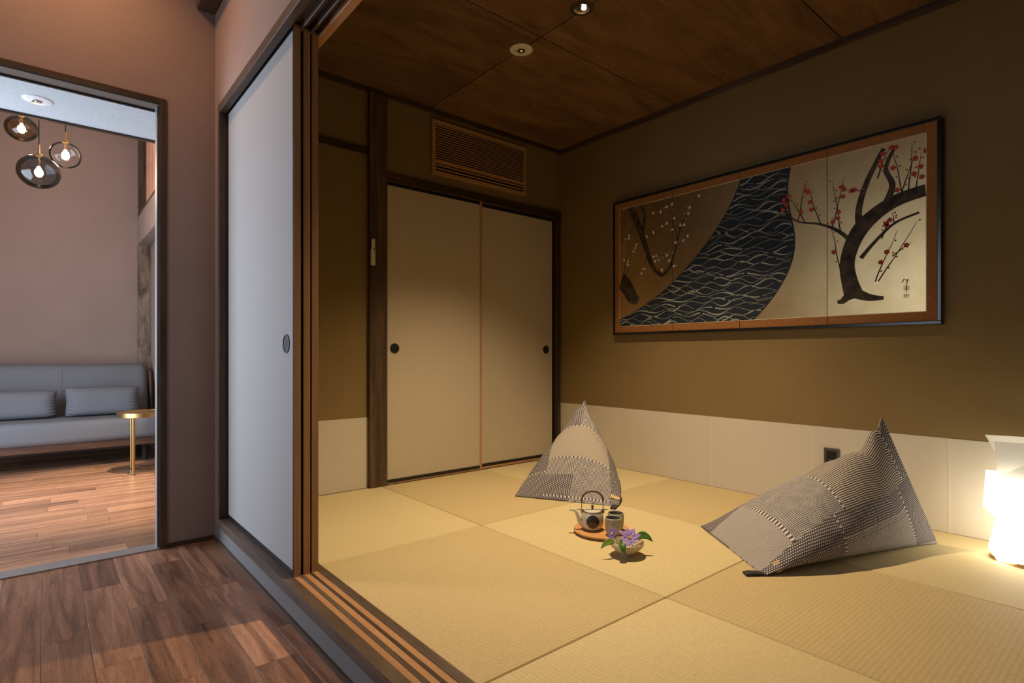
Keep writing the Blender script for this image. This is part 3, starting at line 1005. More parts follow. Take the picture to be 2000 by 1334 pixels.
# flowering tree on the right-hand panels and a bough on the left-hand ones
bm = bmesh.new()
bm_l = bmesh.new()
bm_tl = bmesh.new()
bm_t = bmesh.new()
bm_r = bmesh.new()
bm_w = bmesh.new()
trunk = [(0.835, 0.10, 0.055), (0.822, 0.20, 0.046), (0.815, 0.31, 0.042), (0.826, 0.42, 0.043), (0.850, 0.52, 0.045), (0.890, 0.60, 0.040), (0.940, 0.655, 0.036), (1.0, 0.68, 0.034)]
add_stroke(bm, spline(trunk), 0.0009)
add_stroke(bm, spline([(0.830, 0.14, 0.035), (0.868, 0.10, 0.022), (0.905, 0.09, 0.010)]), 0.0011)
add_stroke(bm, spline([(0.832, 0.15, 0.03), (0.805, 0.09, 0.018), (0.79, 0.085, 0.010)]), 0.0010)
limbs = [
    [(0.848, 0.51, 0.022), (0.845, 0.64, 0.018), (0.866, 0.80, 0.015), (0.905, 0.97, 0.012)],
    [(0.905, 0.62, 0.020), (0.925, 0.74, 0.016), (0.910, 0.85, 0.012), (0.930, 0.96, 0.008)],
    [(0.830, 0.44, 0.014), (0.790, 0.53, 0.010), (0.740, 0.59, 0.007), (0.680, 0.63, 0.005), (0.640, 0.72, 0.004)],
    [(0.850, 0.34, 0.012), (0.885, 0.43, 0.009), (0.930, 0.52, 0.007), (0.985, 0.56, 0.006)],
]
for k, L_ in enumerate(limbs):
    add_stroke(bm, spline(L_), 0.0012 + 0.0001 * k)
rr = random.Random(21)


def twig(a, b, da, db, width, flowers, bmf, size, n=5, bmt=None):
    pts = [(a, b, width)]
    for k in range(n):
        a += da / n + (rr.random() - 0.5) * 0.004
        b += db / n + (rr.random() - 0.5) * 0.008
        pts.append((clamp01(a), clamp01(b), width * (1 - 0.8 * (k + 1) / n)))
        if rr.random() < 0.85:
            s_ = rr.choice((-1, 1))
            add_disc(bmf, clamp01(a + s_ * 0.006), b + 0.006, size * 0.36, 0.0019, 6)
        if rr.random() < flowers:
            add_disc(bmf, clamp01(a + (rr.random() - 0.5) * 0.02), clamp01(b + (rr.random() - 0.5) * 0.02), size, 0.0020, 20, 5)
    add_stroke(bmt, spline(pts, 4), 0.0017)


for (a, b, da, db) in [(0.80, 0.50, -0.02, 0.34), (0.775, 0.55, 0.03, 0.30), (0.745, 0.585, -0.035, 0.27), (0.70, 0.62, -0.05, 0.18), (0.68, 0.63, 0.02, 0.24),
                       (0.655, 0.67, -0.03, 0.14), (0.80, 0.27, -0.025, 0.30), (0.95, 0.66, -0.025, 0.30), (0.962, 0.67, 0.012, 0.29), (0.975, 0.67, 0.02, 0.24),
                       (0.94, 0.65, 0.045, 0.27), (0.89, 0.80, 0.03, 0.17), (0.885, 0.19, 0.05, 0.28), (0.892, 0.19, 0.085, 0.32), (0.90, 0.44, 0.01, 0.10),
                       (0.93, 0.52, -0.005, 0.07), (0.86, 0.74, -0.05, 0.04), (0.925, 0.33, 0.05, 0.06)]:
    twig(a, b, da, db, 0.0035, 0.34, bm_r, 0.0155, 5, bm_t)
# left bough
for L_ in ([(0.05, 1.0, 0.020), (0.085, 0.86, 0.022), (0.115, 0.70, 0.019), (0.135, 0.58, 0.016), (0.160, 0.46, 0.013), (0.200, 0.385, 0.010)],
           [(0.10, 1.0, 0.012), (0.12, 0.90, 0.012), (0.112, 0.78, 0.010)],
           [(0.200, 0.385, 0.010), (0.235, 0.46, 0.007), (0.255, 0.60, 0.006), (0.275, 0.76, 0.004)],
           [(0.0, 0.40, 0.050), (0.035, 0.33, 0.045), (0.062, 0.24, 0.040), (0.090, 0.20, 0.024)]):
    add_stroke(bm_l, [(a_, b_, w_ * 1.35) for a_, b_, w_ in spline(L_)], 0.0009)
for (a, b, da, db) in [(0.02, 0.43, 0.03, 0.30), (0.035, 0.45, 0.04, 0.22), (0.15, 0.50, 0.10, 0.06), (0.13, 0.60, -0.02, -0.20), (0.12, 0.72, 0.12, 0.10),
                       (0.17, 0.43, 0.08, 0.02), (0.25, 0.60, 0.06, 0.28), (0.26, 0.66, -0.03, 0.28), (0.235, 0.46, -0.02, 0.16), (0.27, 0.74, 0.07, 0.22),
                       (0.11, 0.86, 0.10, 0.06), (0.14, 0.56, 0.09, -0.02), (0.08, 0.88, -0.05, -0.14), (0.25, 0.56, 0.05, 0.10)]:
    twig(a, b, da, db, 0.0026, 0.30, bm_w, 0.0125, 7, bm_tl)
finish('painted_tree', bm, 'ink_bark', o)
finish('painted_bough', bm_l, 'ink_bark', o)
tag(finish('painted_twigs', bm_t, 'ink_black', o), kind='stuff')
tag(finish('painted_twigs', bm_tl, 'ink_black', o), kind='stuff')
tag(finish('painted_red_blossom', bm_r, 'ink_red', o), kind='stuff')
tag(finish('painted_white_blossom', bm_w, 'ink_white', o), kind='stuff')
# brush signature and red seal near the lower right corner
bm = bmesh.new()
for s_ in [((0.952, 0.268, .003), (0.947, 0.244, .003), (0.940, 0.232, .0015)), ((0.946, 0.246, .002), (0.944, 0.222, .0025)),
           ((0.955, 0.250, .003), (0.970, 0.256, .002)), ((0.955, 0.236, .002), (0.971, 0.239, .0025)), ((0.963, 0.252, .003), (0.963, 0.205, .002)),
           ((0.955, 0.212, .002), (0.962, 0.203, .002)),
           ((0.960, 0.196, .003), (0.960, 0.165, .003)), ((0.948, 0.180, .002), (0.951, 0.168, .0025), (0.974, 0.172, .0025)), ((0.952, 0.186, .002), (0.968, 0.180, .002)),
           ((0.946, 0.152, .002), (0.972, 0.158, .0025)), ((0.950, 0.140, .002), (0.970, 0.145, .0025)), ((0.960, 0.165, .003), (0.960, 0.108, .0018))]:
    add_stroke(bm, [(0.957 + (a_ - 0.960) * 0.55, 0.085 + (b_ - 0.058) * 0.52, w_ * 0.62) for a_, b_, w_ in s_], 0.0012)
finish('brush_signature', bm, 'ink_black', o)
bm = bmesh.new()
for s_ in [((0.950, 0.092, .002), (0.969, 0.092, .002)), ((0.950, 0.058, .002), (0.969, 0.058, .002)), ((0.950, 0.092, .002), (0.950, 0.058, .002)),
           ((0.969, 0.092, .002), (0.969, 0.058, .002)), ((0.955, 0.086, .0018), (0.955, 0.064, .0018)), ((0.961, 0.084, .0018), (0.961, 0.066, .0018)), ((0.955, 0.075, .0018), (0.965, 0.078, .0018))]:
    add_stroke(bm, [(0.957 + (a_ - 0.960) * 0.55, 0.085 + (b_ - 0.058) * 0.52, w_ * 0.62) for a_, b_, w_ in s_], 0.0012)
finish('red_seal', bm, 'seal_red', o)

# ------------------------------------------------------------------ floor cushions (tetra-shaped bean bags)


def bean_bag(name, mid, axis, W, d_end, lean, slump, patch, label, tab_at, length=0.95, noise_amp=0.006, seed=0.0, kbot=1.55):
    ax = Vector((axis[0], axis[1], 0)).normalized()
    near = Vector((-ax.y, ax.x, 0))     # towards the corner that carries the tab
    if near.dot(Vector((tab_at[0] - mid[0], tab_at[1] - mid[1], 0))) < 0:
        near = -near
    o = empty(name, (mid[0], mid[1], 0), label, 'floor cushion', 'patchwork floor cushions')
    NS, NQ = 112, 160
    bm = bmesh.new()
    uvl = bm.loops.layers.uv.new('UVMap')
    grid = []

    cache = {}

    def phi_of(s, q):
        # equal cloth length around each section, with the two folds and the top and bottom lines held
        key = round(s, 5)
        if key not in cache:
            A = math.cos(PI / 2 * min(max(s, 0), 1)) + 1e-4
            B = math.sin(PI / 2 * min(max(s, 0), 1)) + 1e-4
            acc, pts_ = [0.0], [(A, 0.0)]
            for k in range(1, 41):
                p_ = (A * math.cos(PI / 2 * k / 40), B * math.sin(PI / 2 * k / 40))
                acc.append(acc[-1] + math.hypot(p_[0] - pts_[-1][0], p_[1] - pts_[-1][1]))
                pts_.append(p_)
            cache[key] = [x / acc[-1] for x in acc]
        tab = cache[key]
        q = q % 1.0
        quad = int(q * 4)
        f = q * 4 - quad
        if quad % 2:
            f = 1 - f
        for k in range(40):
            if f <= tab[k + 1] or k == 39:
                ph = (k + (f - tab[k]) / max(1e-9, tab[k + 1] - tab[k])) / 40 * PI / 2
                break
        return (ph, PI - ph, PI + ph, 2 * PI - ph)[quad]

    def pt(s, q):
        phi = phi_of(s, q)
        ca, sa = math.cos(phi), math.sin(phi)
        A = W / 2 * math.cos(PI / 2 * s)
        B = W / 2 * math.sin(PI / 2 * s)
        a_ = math.copysign(abs(ca) ** 0.95, ca) * A
        tt = (sa + 1) / 2
        tt = tt ** kbot
        lam = lean * s
        hgt = 2 * B * slump(s) * tt
        d = d_end * s - hgt * math.sin(lam)
        z = hgt * math.cos(lam)
        wgt = min(1.0, s * 5, (1 - s) * 6 + 0.1)
        nz = noise.noise(Vector((s * 5 + seed, ca * 1.6, sa * 1.6 + seed))) + 0.5 * noise.noise(Vector((s * 13 + seed, ca * 4, sa * 4)))
        rad = 1 + noise_amp / max(A, B, 0.05) * nz * wgt
        p = Vector((0, 0, 0)) + ax * d + near * (a_ * rad)
        p.z = max(0.0, z * rad) + 0.002
        return p

    def warp(s, q):
        # the seam between top and front patches runs into the near corner
        k = max(0.0, 1 - s / 0.40) * 0.062
        return q - k * max(0.0, 1 - abs(q - 0.095) / (0.095 if q < 0.095 else 0.155)) if q < 0.25 else q
    for i in range(NS + 1):
        grid.append([bm.verts.new(pt(i / NS, warp(i / NS, j / NQ))) for j in range(NQ)])
    names = ['w_' + k for k in WEAVES]
    for i in range(NS):
        for j in range(NQ):
            f = bm.faces.new((grid[i][j], grid[i][(j + 1) % NQ], grid[i + 1][(j + 1) % NQ], grid[i + 1][j]))
            f.material_index = names.index('w_' + patch((i + 0.5) / NS, (j + 0.5) / NQ))
            for lp, (ii, jj) in zip(f.loops, ((i, j), (i, j + 1), (i + 1, j + 1), (i + 1, j))):
                lp[uvl].uv = (ii / NS * length, warp(ii / NS, jj / NQ) * 2 * W)
    bmesh.ops.remove_doubles(bm, verts=bm.verts, dist=0.00005)
    body = finish('cushion_cover', bm, names, o, smooth=True, world=False)
    # webbing tab at the near front corner
    c0 = near * (W / 2 - 0.018)
    tw = 0.030
    bm = bmesh.new()
    outd = -ax
    sd = Vector((-outd.y, outd.x, 0))
    prof = [(-0.03, 0.006), (0.0, 0.010), (0.03, 0.012), (0.052, 0.009), (0.052, 0.003), (0.0, 0.002)]
    la = [bm.verts.new(c0 + outd * (0.012 + x) + sd * tw / 2 + Vector((0, 0, z))) for x, z in prof]
    lb = [bm.verts.new(c0 + outd * (0.012 + x) - sd * tw / 2 + Vector((0, 0, z))) for x, z in prof]
    bm.faces.new(la)
    bm.faces.new(lb)
    for k in range(len(prof)):
        k2 = (k + 1) % len(prof)
        bm.faces.new((la[k], la[k2], lb[k2], lb[k]))
    finish('webbing_tab', bm, 'fabric_black', o, world=False)
    # stitched tan tag on the cover near that corner
    bm = bmesh.new()
    tag_pts = []
    for s_ in (TAG[name_key(name)][0], TAG[name_key(name)][1]):
        row_ = []
        for q_ in (TAG[name_key(name)][2], TAG[name_key(name)][3]):
            p_ = pt(s_, q_)
            e1 = pt(s_ + 0.01, q_) - p_
            e2 = pt(s_, q_ + 0.01) - p_
            nrm = e1.cross(e2).normalized()
            cen = pt(s_, 0.25) * 0 + Vector((ax.x * d_end * s_, ax.y * d_end * s_, 0.05))
            if nrm.dot(p_ - cen) < 0:
                nrm = -nrm
            row_.append(p_ + nrm * 0.004)
        tag_pts.append(row_)
    quad = [tag_pts[0][0], tag_pts[0][1], tag_pts[1][1], tag_pts[1][0]]
    f = bm.faces.new([bm.verts.new(p_) for p_ in quad])
    r_ = bmesh.ops.extrude_face_region(bm, geom=[f])
    bmesh.ops.translate(bm, verts=[g for g in r_['geom'] if isinstance(g, bmesh.types.BMVert)], vec=Vector((0, 0, 0.0015)))
    finish('leather_tag', bm, 'leather_tag', o, world=False)
    return o


def name_key(n):
    return n


TAG = {'floor_cushion_upright': (0.050, 0.072, 0.006, 0.048), 'floor_cushion_reclining': (0.055, 0.080, -0.008, 0.030)}


def piecewise(tab):
    def f(s):
        for (a, va), (b, vb_) in zip(tab, tab[1:]):
            if s <= b:
                t_ = (s - a) / (b - a)
                t_ = t_ * t_ * (3 - 2 * t_)
                return va + (vb_ - va) * t_
        return tab[-1][1]
    return f


def patch_r(s, q):
    # reclining bag: q 0 = near fold, 0.25 = top ridge, 0.5 = far fold
    if 0.095 <= q < 0.405:
        if 0.165 <= s < 0.1745 or 0.455 <= s < 0.4645 or 0.925 <= s < 0.937:
            return 'dash'
        if s < 0.165: return 'fine_stripe'
        if s < 0.455: return 'check'
        if s < 0.925: return 'stripe'
        return 'dots'
    if q < 0.095 or q > 0.80:
        if 0.392 <= s < 0.402 or 0.86 <= s < 0.868:
            return 'dash'
        if s < 0.392: return 'dots'
        if s < 0.86: return 'dots' if 0.02 < q < 0.095 else 'dense'
        return 'wide'
    return 'wide' if q < 0.6 else 'dense'


def patch_l(s, q):
    if 0.10 <= q < 0.36:
        if 0.535 <= s < 0.545 or 0.25 <= s < 0.260 or 0.018 <= s < 0.028:
            return 'dash'
        if s < 0.25: return 'check' if q < 0.235 else ('dense' if s > 0.14 else 'dots')
        if s < 0.535: return 'twill'
        return 'check' if q < 0.24 else 'dots'
    if 0.36 <= q < 0.60:
        if 0.16 <= s < 0.17: return 'dash'
        return 'dots' if s < 0.16 else 'wide'
    if q < 0.10 or q > 0.80:
        return 'dots' if s < 0.12 else 'wide'
    return 'dense'


bag_r = bean_bag('floor_cushion_reclining', (2.160, 1.185), (0.80, -0.60), 0.585, 0.905, math.radians(24.5),
                 piecewise([(0, 1), (0.5, 0.76), (0.76, 0.76), (0.92, 0.90), (1, 1.0)]), patch_r,
                 'dark patchwork floor cushion lying long and low before the outlet', (2.015, 1.029), seed=3.1)
bag_l = bean_bag('floor_cushion_upright', (2.170, 2.137), (0.875, 0.484), 0.585, 0.745, math.radians(28.6),
                 piecewise([(0, 1), (0.5, 0.90), (0.8, 0.93), (1, 1.0)]), patch_l,
                 'upright pointed patchwork floor cushion by the closet doors', (2.31, 1.881), seed=9.7)
bag_r.name = 'floor_cushion'
bag_l.name = 'floor_cushion'

# ------------------------------------------------------------------ tea things
RT = Vector((0.766, -0.643, 0))      # picture-right on the floor
FW = Vector((0.643, 0.766, 0))       # away from the viewer
tc0 = Vector((1.917, 1.655, 0))
tr = empty('serving_tray', tc0, 'round orange wooden tray under the teapot', 'tray')
lathe('tray_board', [(0.001, 0.001), (0.108, 0.001), (0.116, 0.004), (0.1265, 0.013), (0.1265, 0.0165), (0.122, 0.018), (0.117, 0.0155), (0.001, 0.0155)],
      tc0, 'tray_wood', tr, 56)

pc = Vector((1.884, 1.683, 0.0156))
o = empty('teapot', pc, 'cream ceramic teapot with dark round emblem and arched rattan handle', 'teapot')
body_prof = [(0.001, 0.0), (0.030, 0.0), (0.033, 0.002), (0.041, 0.010), (0.0475, 0.022), (0.0505, 0.038), (0.0500, 0.055), (0.0470, 0.070), (0.0440, 0.079), (0.0425, 0.083), (0.0395, 0.083), (0.0395, 0.080)]
lathe('pot_body', body_prof, pc, 'ceramic', o, 48)
lathe('pot_rim', [(0.0400, 0.0825), (0.0435, 0.0825), (0.0440, 0.0840), (0.0425, 0.0850), (0.0400, 0.0845)], pc, 'knob_clay', o, 48, cap=False)
lid = lathe('lid', [(0.0398, 0.0825), (0.0395, 0.0855), (0.030, 0.0880), (0.012, 0.0895), (0.001, 0.0898)], pc, 'ceramic', o, 48, cap=False)
lathe('knob', [(0.001, 0.0895), (0.0050, 0.0895), (0.0048, 0.098), (0.0062, 0.106), (0.0058, 0.1085), (0.001, 0.1085)], pc, 'knob_clay', lid, 20)
sp = spline([(0.040, 0.018, 0.0125), (0.056, 0.034, 0.0105), (0.066, 0.062, 0.0085), (0.078, 0.084, 0.0070), (0.096, 0.088, 0.0055), (0.101, 0.084, 0.0040)], 6)
tube('spout', [pc - RT * a + Vector((0, 0, h)) for a, h, r_ in sp], [r_ for a, h, r_ in sp], 'ceramic', o, 14)
for s_ in (-1, 1):
    e = pc + RT * (0.0465 * s_)
    ear = tube('ear', [e + Vector((0, 0, 0.072)) , e + RT * (0.003 * s_) + Vector((0, 0, 0.084)), e + RT * (0.002 * s_) + Vector((0, 0, 0.093))], [0.006, 0.0055, 0.004], 'ceramic', o, 10)
    tube('handle_pin', [e - RT * (0.006 * s_) + Vector((0, 0, 0.087)), e + RT * (0.022 * s_) + Vector((0, 0, 0.089))], 0.0016, 'bamboo', ear, 8)
hp = []
for k in range(25):
    a = PI * k / 24
    hp.append(pc + RT * (-0.0485 * math.cos(a)) + Vector((0, 0, 0.125 + 0.046 * math.sin(a) ** 0.85)))
hd = tube('handle', hp, [0.0042] * 25, 'bamboo', o, 10)
for s_ in (-1, 1):
    tube('handle_wire', [pc + RT * (0.0485 * s_) + Vector((0, 0, 0.128)), pc + RT * (0.0478 * s_) + Vector((0, 0, 0.086))], 0.0017, 'iron', hd, 8)
for k in range(0, 24, 2):
    d_ = (hp[k + 1] - hp[k])
    m_ = (hp[k] + hp[k + 1]) / 2
    tube('binding', [m_ - d_ * 0.16, m_ + d_ * 0.16], 0.0049, 'bamboo', hd, 8)
# emblem: a dark disc wrapped on the belly, with a lighter mist band
def belly(th, h):
    r_ = 0
    for (ra, ha), (rb, hb) in zip(body_prof[2:], body_prof[3:]):
        if ha <= h <= hb:
            r_ = ra + (rb - ra) * (h - ha) / (hb - ha)
            break
    d_ = RT * math.sin(th) - FW * math.cos(th)
    return pc + d_ * (r_ + 0.0006) + Vector((0, 0, h))


def emblem(name, rad, mat, parent, h0=0.0455, t0=-0.10, cond=None, lift=0.0):
    bm = bmesh.new()
    nr, na = 14, 56
    rings = []
    for i in range(nr + 1):
        ring = []
        for k in range(na):
            x, z = i / nr * math.cos(2 * PI * k / na), i / nr * math.sin(2 * PI * k / na)
            p_ = belly(t0 + x * rad / 0.05, h0 + z * rad)
            d_ = (p_ - pc); d_.z = 0
            ring.append((bm.verts.new(p_ + d_.normalized() * lift), x, z))
        rings.append(ring)
    for r0, r1 in zip(rings, rings[1:]):
        for k in range(na):
            q = (r0[k], r0[(k + 1) % na], r1[(k + 1) % na], r1[k])
            cx_, cz_ = sum(v[1] for v in q) / 4, sum(v[2] for v in q) / 4
            if cond is None or cond(cx_, cz_):
                bm.faces.new([v[0] for v in q])
    bmesh.ops.remove_doubles(bm, verts=bm.verts, dist=0.00002)
    return finish(name, bm, mat, parent, smooth=True)


MATS['emblem_dark'] = mat_plain('emblem_navy', (0.035, 0.040, 0.050), 0.35, 0.5, 0, 0.2, 60)
MATS['emblem_black'] = mat_plain('emblem_black', (0.010, 0.011, 0.014), 0.35, 0.5)
MATS['emblem_brown'] = mat_plain('emblem_brown', (0.070, 0.038, 0.022), 0.4, 0.5, 0, 0.4, 90)
em = emblem('emblem', 0.0298, 'emblem_dark', o)
emblem('emblem_crest', 0.0298, 'emblem_black', em, lift=0.0005, cond=lambda x, z: 0.18 + 0.35 * math.exp(-((x + 0.1) / 0.3) ** 2) > z > -0.02 + 0.2 * math.cos(4 * x) * 0.6 and abs(x) < 0.8)
emblem('emblem_earth', 0.0298, 'emblem_brown', em, lift=0.0005, cond=lambda x, z: z < -0.20 + 0.12 * math.cos(3 * x))


def cup(loc, label):
    c_ = Vector(loc)
    o_ = empty('teacup', c_, label, 'teacup', 'ribbed teacups on the tray')
    fl_ = lambda a, k: 1 + (0.020 * math.cos(22 * a) if 1 < k < 8 else 0)
    prof = [(0.001, 0.0), (0.022, 0.0), (0.027, 0.003), (0.0315, 0.012), (0.0345, 0.030), (0.0352, 0.050), (0.0354, 0.066), (0.0354, 0.0728)]
    lathe('cup_wall', prof, c_, 'ceramic_grey', o_, 120, flute=fl_, cap=False, auto=None)
    lathe('cup_lip', [(0.0350, 0.0722), (0.0361, 0.0740), (0.0356, 0.0768), (0.0342, 0.0772), (0.0328, 0.074)], c_, 'ceramic', o_, 60, cap=False)
    lathe('cup_inside', [(0.0330, 0.075), (0.0322, 0.050), (0.030, 0.016), (0.022, 0.006), (0.001, 0.005)], c_, 'ceramic_in', o_, 48, cap=False)


cup((1.893, 1.570, 0.0157), 'ribbed grey green teacup standing nearer the flower bowl')
cup((1.9587, 1.6105, 0.0157), 'ribbed grey green teacup standing behind the other cup')

bc = Vector((1.779, 1.4075, 0))
o = empty('flower_bowl', bc, 'small beige footed bowl holding purple flowers', 'bowl')
lathe('bowl_shell', [(0.001, 0.004), (0.020, 0.003), (0.0215, 0.0), (0.0245, 0.0), (0.0255, 0.008), (0.045, 0.020), (0.060, 0.034), (0.0675, 0.046), (0.0690, 0.053), (0.0672, 0.0545), (0.064, 0.047), (0.054, 0.033), (0.038, 0.021), (0.001, 0.014)],
      bc, 'bowl_glaze', o, 56, cap=False)


def petal_mesh(bm, base, dirv, upv, L, wd, curl=0.25, cup_=0.15):
    dirv = dirv.normalized()
    side = dirv.cross(upv).normalized()
    up2 = side.cross(dirv).normalized()
    rows = []
    for k in range(7):
        t_ = k / 6
        hw = wd * math.sin(PI * min(1, 0.12 + 0.88 * t_) ** 0.85) * 0.5 + 0.0003
        cpt = base + dirv * (L * t_) + up2 * (L * (curl * t_ - 1.1 * curl * t_ * t_))
        rows.append([bm.verts.new(cpt + side * (hw * q) + up2 * (cup_ * hw * (abs(q) - 0.4))) for q in (-1, -0.5, 0, 0.5, 1)])
    for a, b in zip(rows, rows[1:]):
        for i in range(4):
            bm.faces.new((a[i], a[i + 1], b[i + 1], b[i]))


def thicken(bm, t_=0.0006):
    geom = bm.faces[:]
    bmesh.ops.recalc_face_normals(bm, faces=geom)
    bmesh.ops.solidify(bm, geom=geom, thickness=t_)


def flower(c_, face, n_, L, wd, label, mat, stem_to, phase=0.3):
    c_ = Vector(c_)
    face = Vector(face).normalized()
    o_ = empty('purple_flower', c_, label, 'flower', 'purple flowers in the bowl')
    t1 = face.cross(Vector((0.2, 0.1, 1))).normalized()
    t2 = face.cross(t1).normalized()
    for k in range(n_):
        a = phase + 2 * PI * k / n_
        d_ = t1 * math.cos(a) + t2 * math.sin(a) + face * 0.22
        bm = bmesh.new()
        petal_mesh(bm, c_, d_, face, L * (0.9 + 0.2 * ((k * 37) % 10) / 10), wd)
        thicken(bm)
        finish('petal', bm, mat, o_, smooth=True)
    bm = bmesh.new()
    for k in range(14):
        a = 2.4 * k
        r_ = 0.0045 * math.sqrt(k / 14)
        b_ = c_ + (t1 * math.cos(a) + t2 * math.sin(a)) * r_
        add_tube(bm, [b_, b_ + face * 0.008 + (t1 * math.cos(a) + t2 * math.sin(a)) * r_ * 0.8], [0.0009, 0.0013], 5)
    finish('stamens', bm, 'stamen', o_, smooth=True)
    tube('stem', [c_ - face * 0.001, (c_ + Vector(stem_to)) / 2 - Vector((0, 0, 0.004)), Vector(stem_to)], [0.0016, 0.0015, 0.0014], 'leaf_light', o_, 6)


inb = bc + Vector((0, 0, 0.020))
flower(bc + RT * 0.010 - FW * 0.010 + Vector((0, 0, 0.070)), -FW * 0.75 + Vector((0, 0, 0.75)) + RT * 0.1, 8, 0.047, 0.026,
       'open purple flower with a yellow centre in the beige bowl', 'petal', inb + RT * 0.01)
flower(bc - RT * 0.052 + FW * 0.010 + Vector((0, 0, 0.080)), -RT * 0.75 + Vector((0, 0, 0.45)) - FW * 0.30, 13, 0.031, 0.0095,
       'narrow violet flower turned sideways at the bowl rim', 'petal_dark', inb - RT * 0.015, 0.1)


def leaf(base, pts, wd, mat, label):
    pts = [Vector(p) for p in pts]
    o_ = empty('leaf', base, label, 'leaf', 'green leaves in the bowl')
    sm = [Vector(p) for p in spline([tuple(p) for p in pts], 6)]
    bm = bmesh.new()
    rows = []
    n_ = len(sm)
    for i, p in enumerate(sm):
        t_ = i / (n_ - 1)
        d_ = (sm[min(i + 1, n_ - 1)] - sm[max(i - 1, 0)]).normalized()
        side = d_.cross(-FW * 0.85 + Vector((0, 0, 0.55))).normalized()
        up2 = side.cross(d_)
        hw = wd * 0.5 * math.sin(PI * (0.06 + 0.94 * t_) ** 0.75) + 0.0003
        rows.append([bm.verts.new(p + side * (hw * q) + up2 * (0.25 * hw * abs(q))) for q in (-1, -0.5, 0, 0.5, 1)])
    for a, b in zip(rows, rows[1:]):
        for i in range(4):
            bm.faces.new((a[i], a[i + 1], b[i + 1], b[i]))
    thicken(bm, 0.0005)
    finish('blade', bm, mat, o_, smooth=True)
    tube('midrib', [p + Vector((0, 0, 0.0004)) for p in sm], [0.0010] * (n_ - 1) + [0.0005], 'leaf_light', o_, 6)
    tube('stalk', [sm[0], (sm[0] + inb) / 2 + Vector((0, 0, 0.004)), inb], 0.0011, 'leaf_light', o_, 6)


Z = lambda h: Vector((0, 0, h))
leaf(bc + RT * 0.045, [bc + RT * 0.040 + Z(0.066), bc + RT * 0.062 + FW * 0.01 + Z(0.076), bc + RT * 0.085 + FW * 0.005 + Z(0.070), bc + RT * 0.103 - FW * 0.005 + Z(0.054)], 0.030, 'leaf',
     'dark green leaf reaching past the bowl towards the big cushion')
leaf(bc - RT * 0.05, [bc - RT * 0.056 - FW * 0.022 + Z(0.060), bc - RT * 0.074 - FW * 0.030 + Z(0.063), bc - RT * 0.093 - FW * 0.036 + Z(0.056), bc - RT * 0.110 - FW * 0.042 + Z(0.040)], 0.024, 'leaf_light',
     'light green leaf hanging towards the tray side')
leaf(bc - FW * 0.05, [bc - FW * 0.044 - RT * 0.024 + Z(0.062), bc - FW * 0.060 - RT * 0.032 + Z(0.067), bc - FW * 0.077 - RT * 0.030 + Z(0.052), bc - FW * 0.083 - RT * 0.022 + Z(0.030)], 0.028, 'leaf',
     'green leaf drooping over the front of the bowl')
for k, (a, b, h) in enumerate([(0.030, -0.045, 0.055), (0.042, -0.038, 0.058), (0.050, -0.026, 0.058), (0.036, -0.032, 0.060), (0.022, -0.052, 0.053)]):
    c_ = bc + RT * a + FW * b + Z(h)
    o_ = empty('flower_bud', c_, 'tiny cream bud at the front rim of the bowl', 'bud', 'cream buds in the bowl')
    lathe('bud_head', [(0.0008, -0.006), (0.004, -0.004), (0.0055, 0.0), (0.004, 0.005), (0.0008, 0.0075)], c_, 'bud', o_, 12)
    tube('bud_stalk', [c_ - Z(0.005), (c_ + inb) / 2 + Z(0.002), inb + RT * 0.01], 0.0009, 'leaf_light', o_, 6)

# ------------------------------------------------------------------ washi lamp
lc = Vector((2.905, 0.372, 0))
o = empty('paper_lamp', lc, 'glowing white folded paper lamp on the tatami', 'lamp')


def tier(name, z0, z1, r0, r1, ang0, ang1, mat, n_=4):
    bm = bmesh.new()
    lo = [bm.verts.new(lc + Vector((r0 * math.cos(ang0 + 2 * PI * k / n_), r0 * math.sin(ang0 + 2 * PI * k / n_), z0))) for k in range(n_)]
    hi = [bm.verts.new(lc + Vector((r1 * math.cos(ang1 + 2 * PI * k / n_), r1 * math.sin(ang1 + 2 * PI * k / n_), z1))) for k in range(n_)]
    for k in range(n_):
        k2 = (k + 1) % n_
        bm.faces.new((lo[k], lo[k2], hi[k2]))
        bm.faces.new((lo[k], hi[k2], hi[k]))
    return bm, lo, hi


A0 = math.radians(62)
bm, lo, hi = tier('t', 0.012, 0.172, 0.136, 0.100, A0 + 0.02, A0 - 0.02, None)
finish('lower_shade', bm, 'lamp_bright', o)
bm, lo, hi = tier('t', 0.178, 0.324, 0.153, 0.150, A0 + 0.05, A0 - 0.03, None)
bm.faces.new(lo)
finish('middle_shade', bm, 'lamp_mid', o)
bm, lo, hi = tier('t', 0.326, 0.470, 0.096, 0.150, A0 - 0.36, A0, None)
finish('upper_shade', bm, 'lamp_dim', o)
bm, lo, hi = tier('t', 0.322, 0.327, 0.149, 0.097, A0 - 0.03, A0 - 0.36, None)
finish('shoulder_fold', bm, 'lamp_mid', o)
lathe('base_ring', [(0.09, 0.0), (0.105, 0.0), (0.105, 0.014), (0.09, 0.014)], lc, 'pine', o, 32, cap=False)
tube('lamp_post', [lc + Z(0.0), lc + Z(0.30)], 0.008, 'pine', o, 10)

# ------------------------------------------------------------------ living room furniture
SX0, SX1 = -0.54, 0.775
so = empty('sofa', (0.12, 6.1, FL), 'grey fabric sofa on a low wooden base', 'sofa')


def soft_box(name, lo, hi, mat, parent, rad=0.05, puff=0.0, xform=None, seg=4):
    bm = bmesh.new()
    add_box(bm, lo, hi)
    bmesh.ops.bevel(bm, geom=bm.edges[:], offset=rad, segments=seg, profile=0.5, affect='EDGES')
    if xform:
        for v in bm.verts:
            v.co = xform(v.co)
    return finish(name, bm, mat, parent, smooth=True, auto=60)


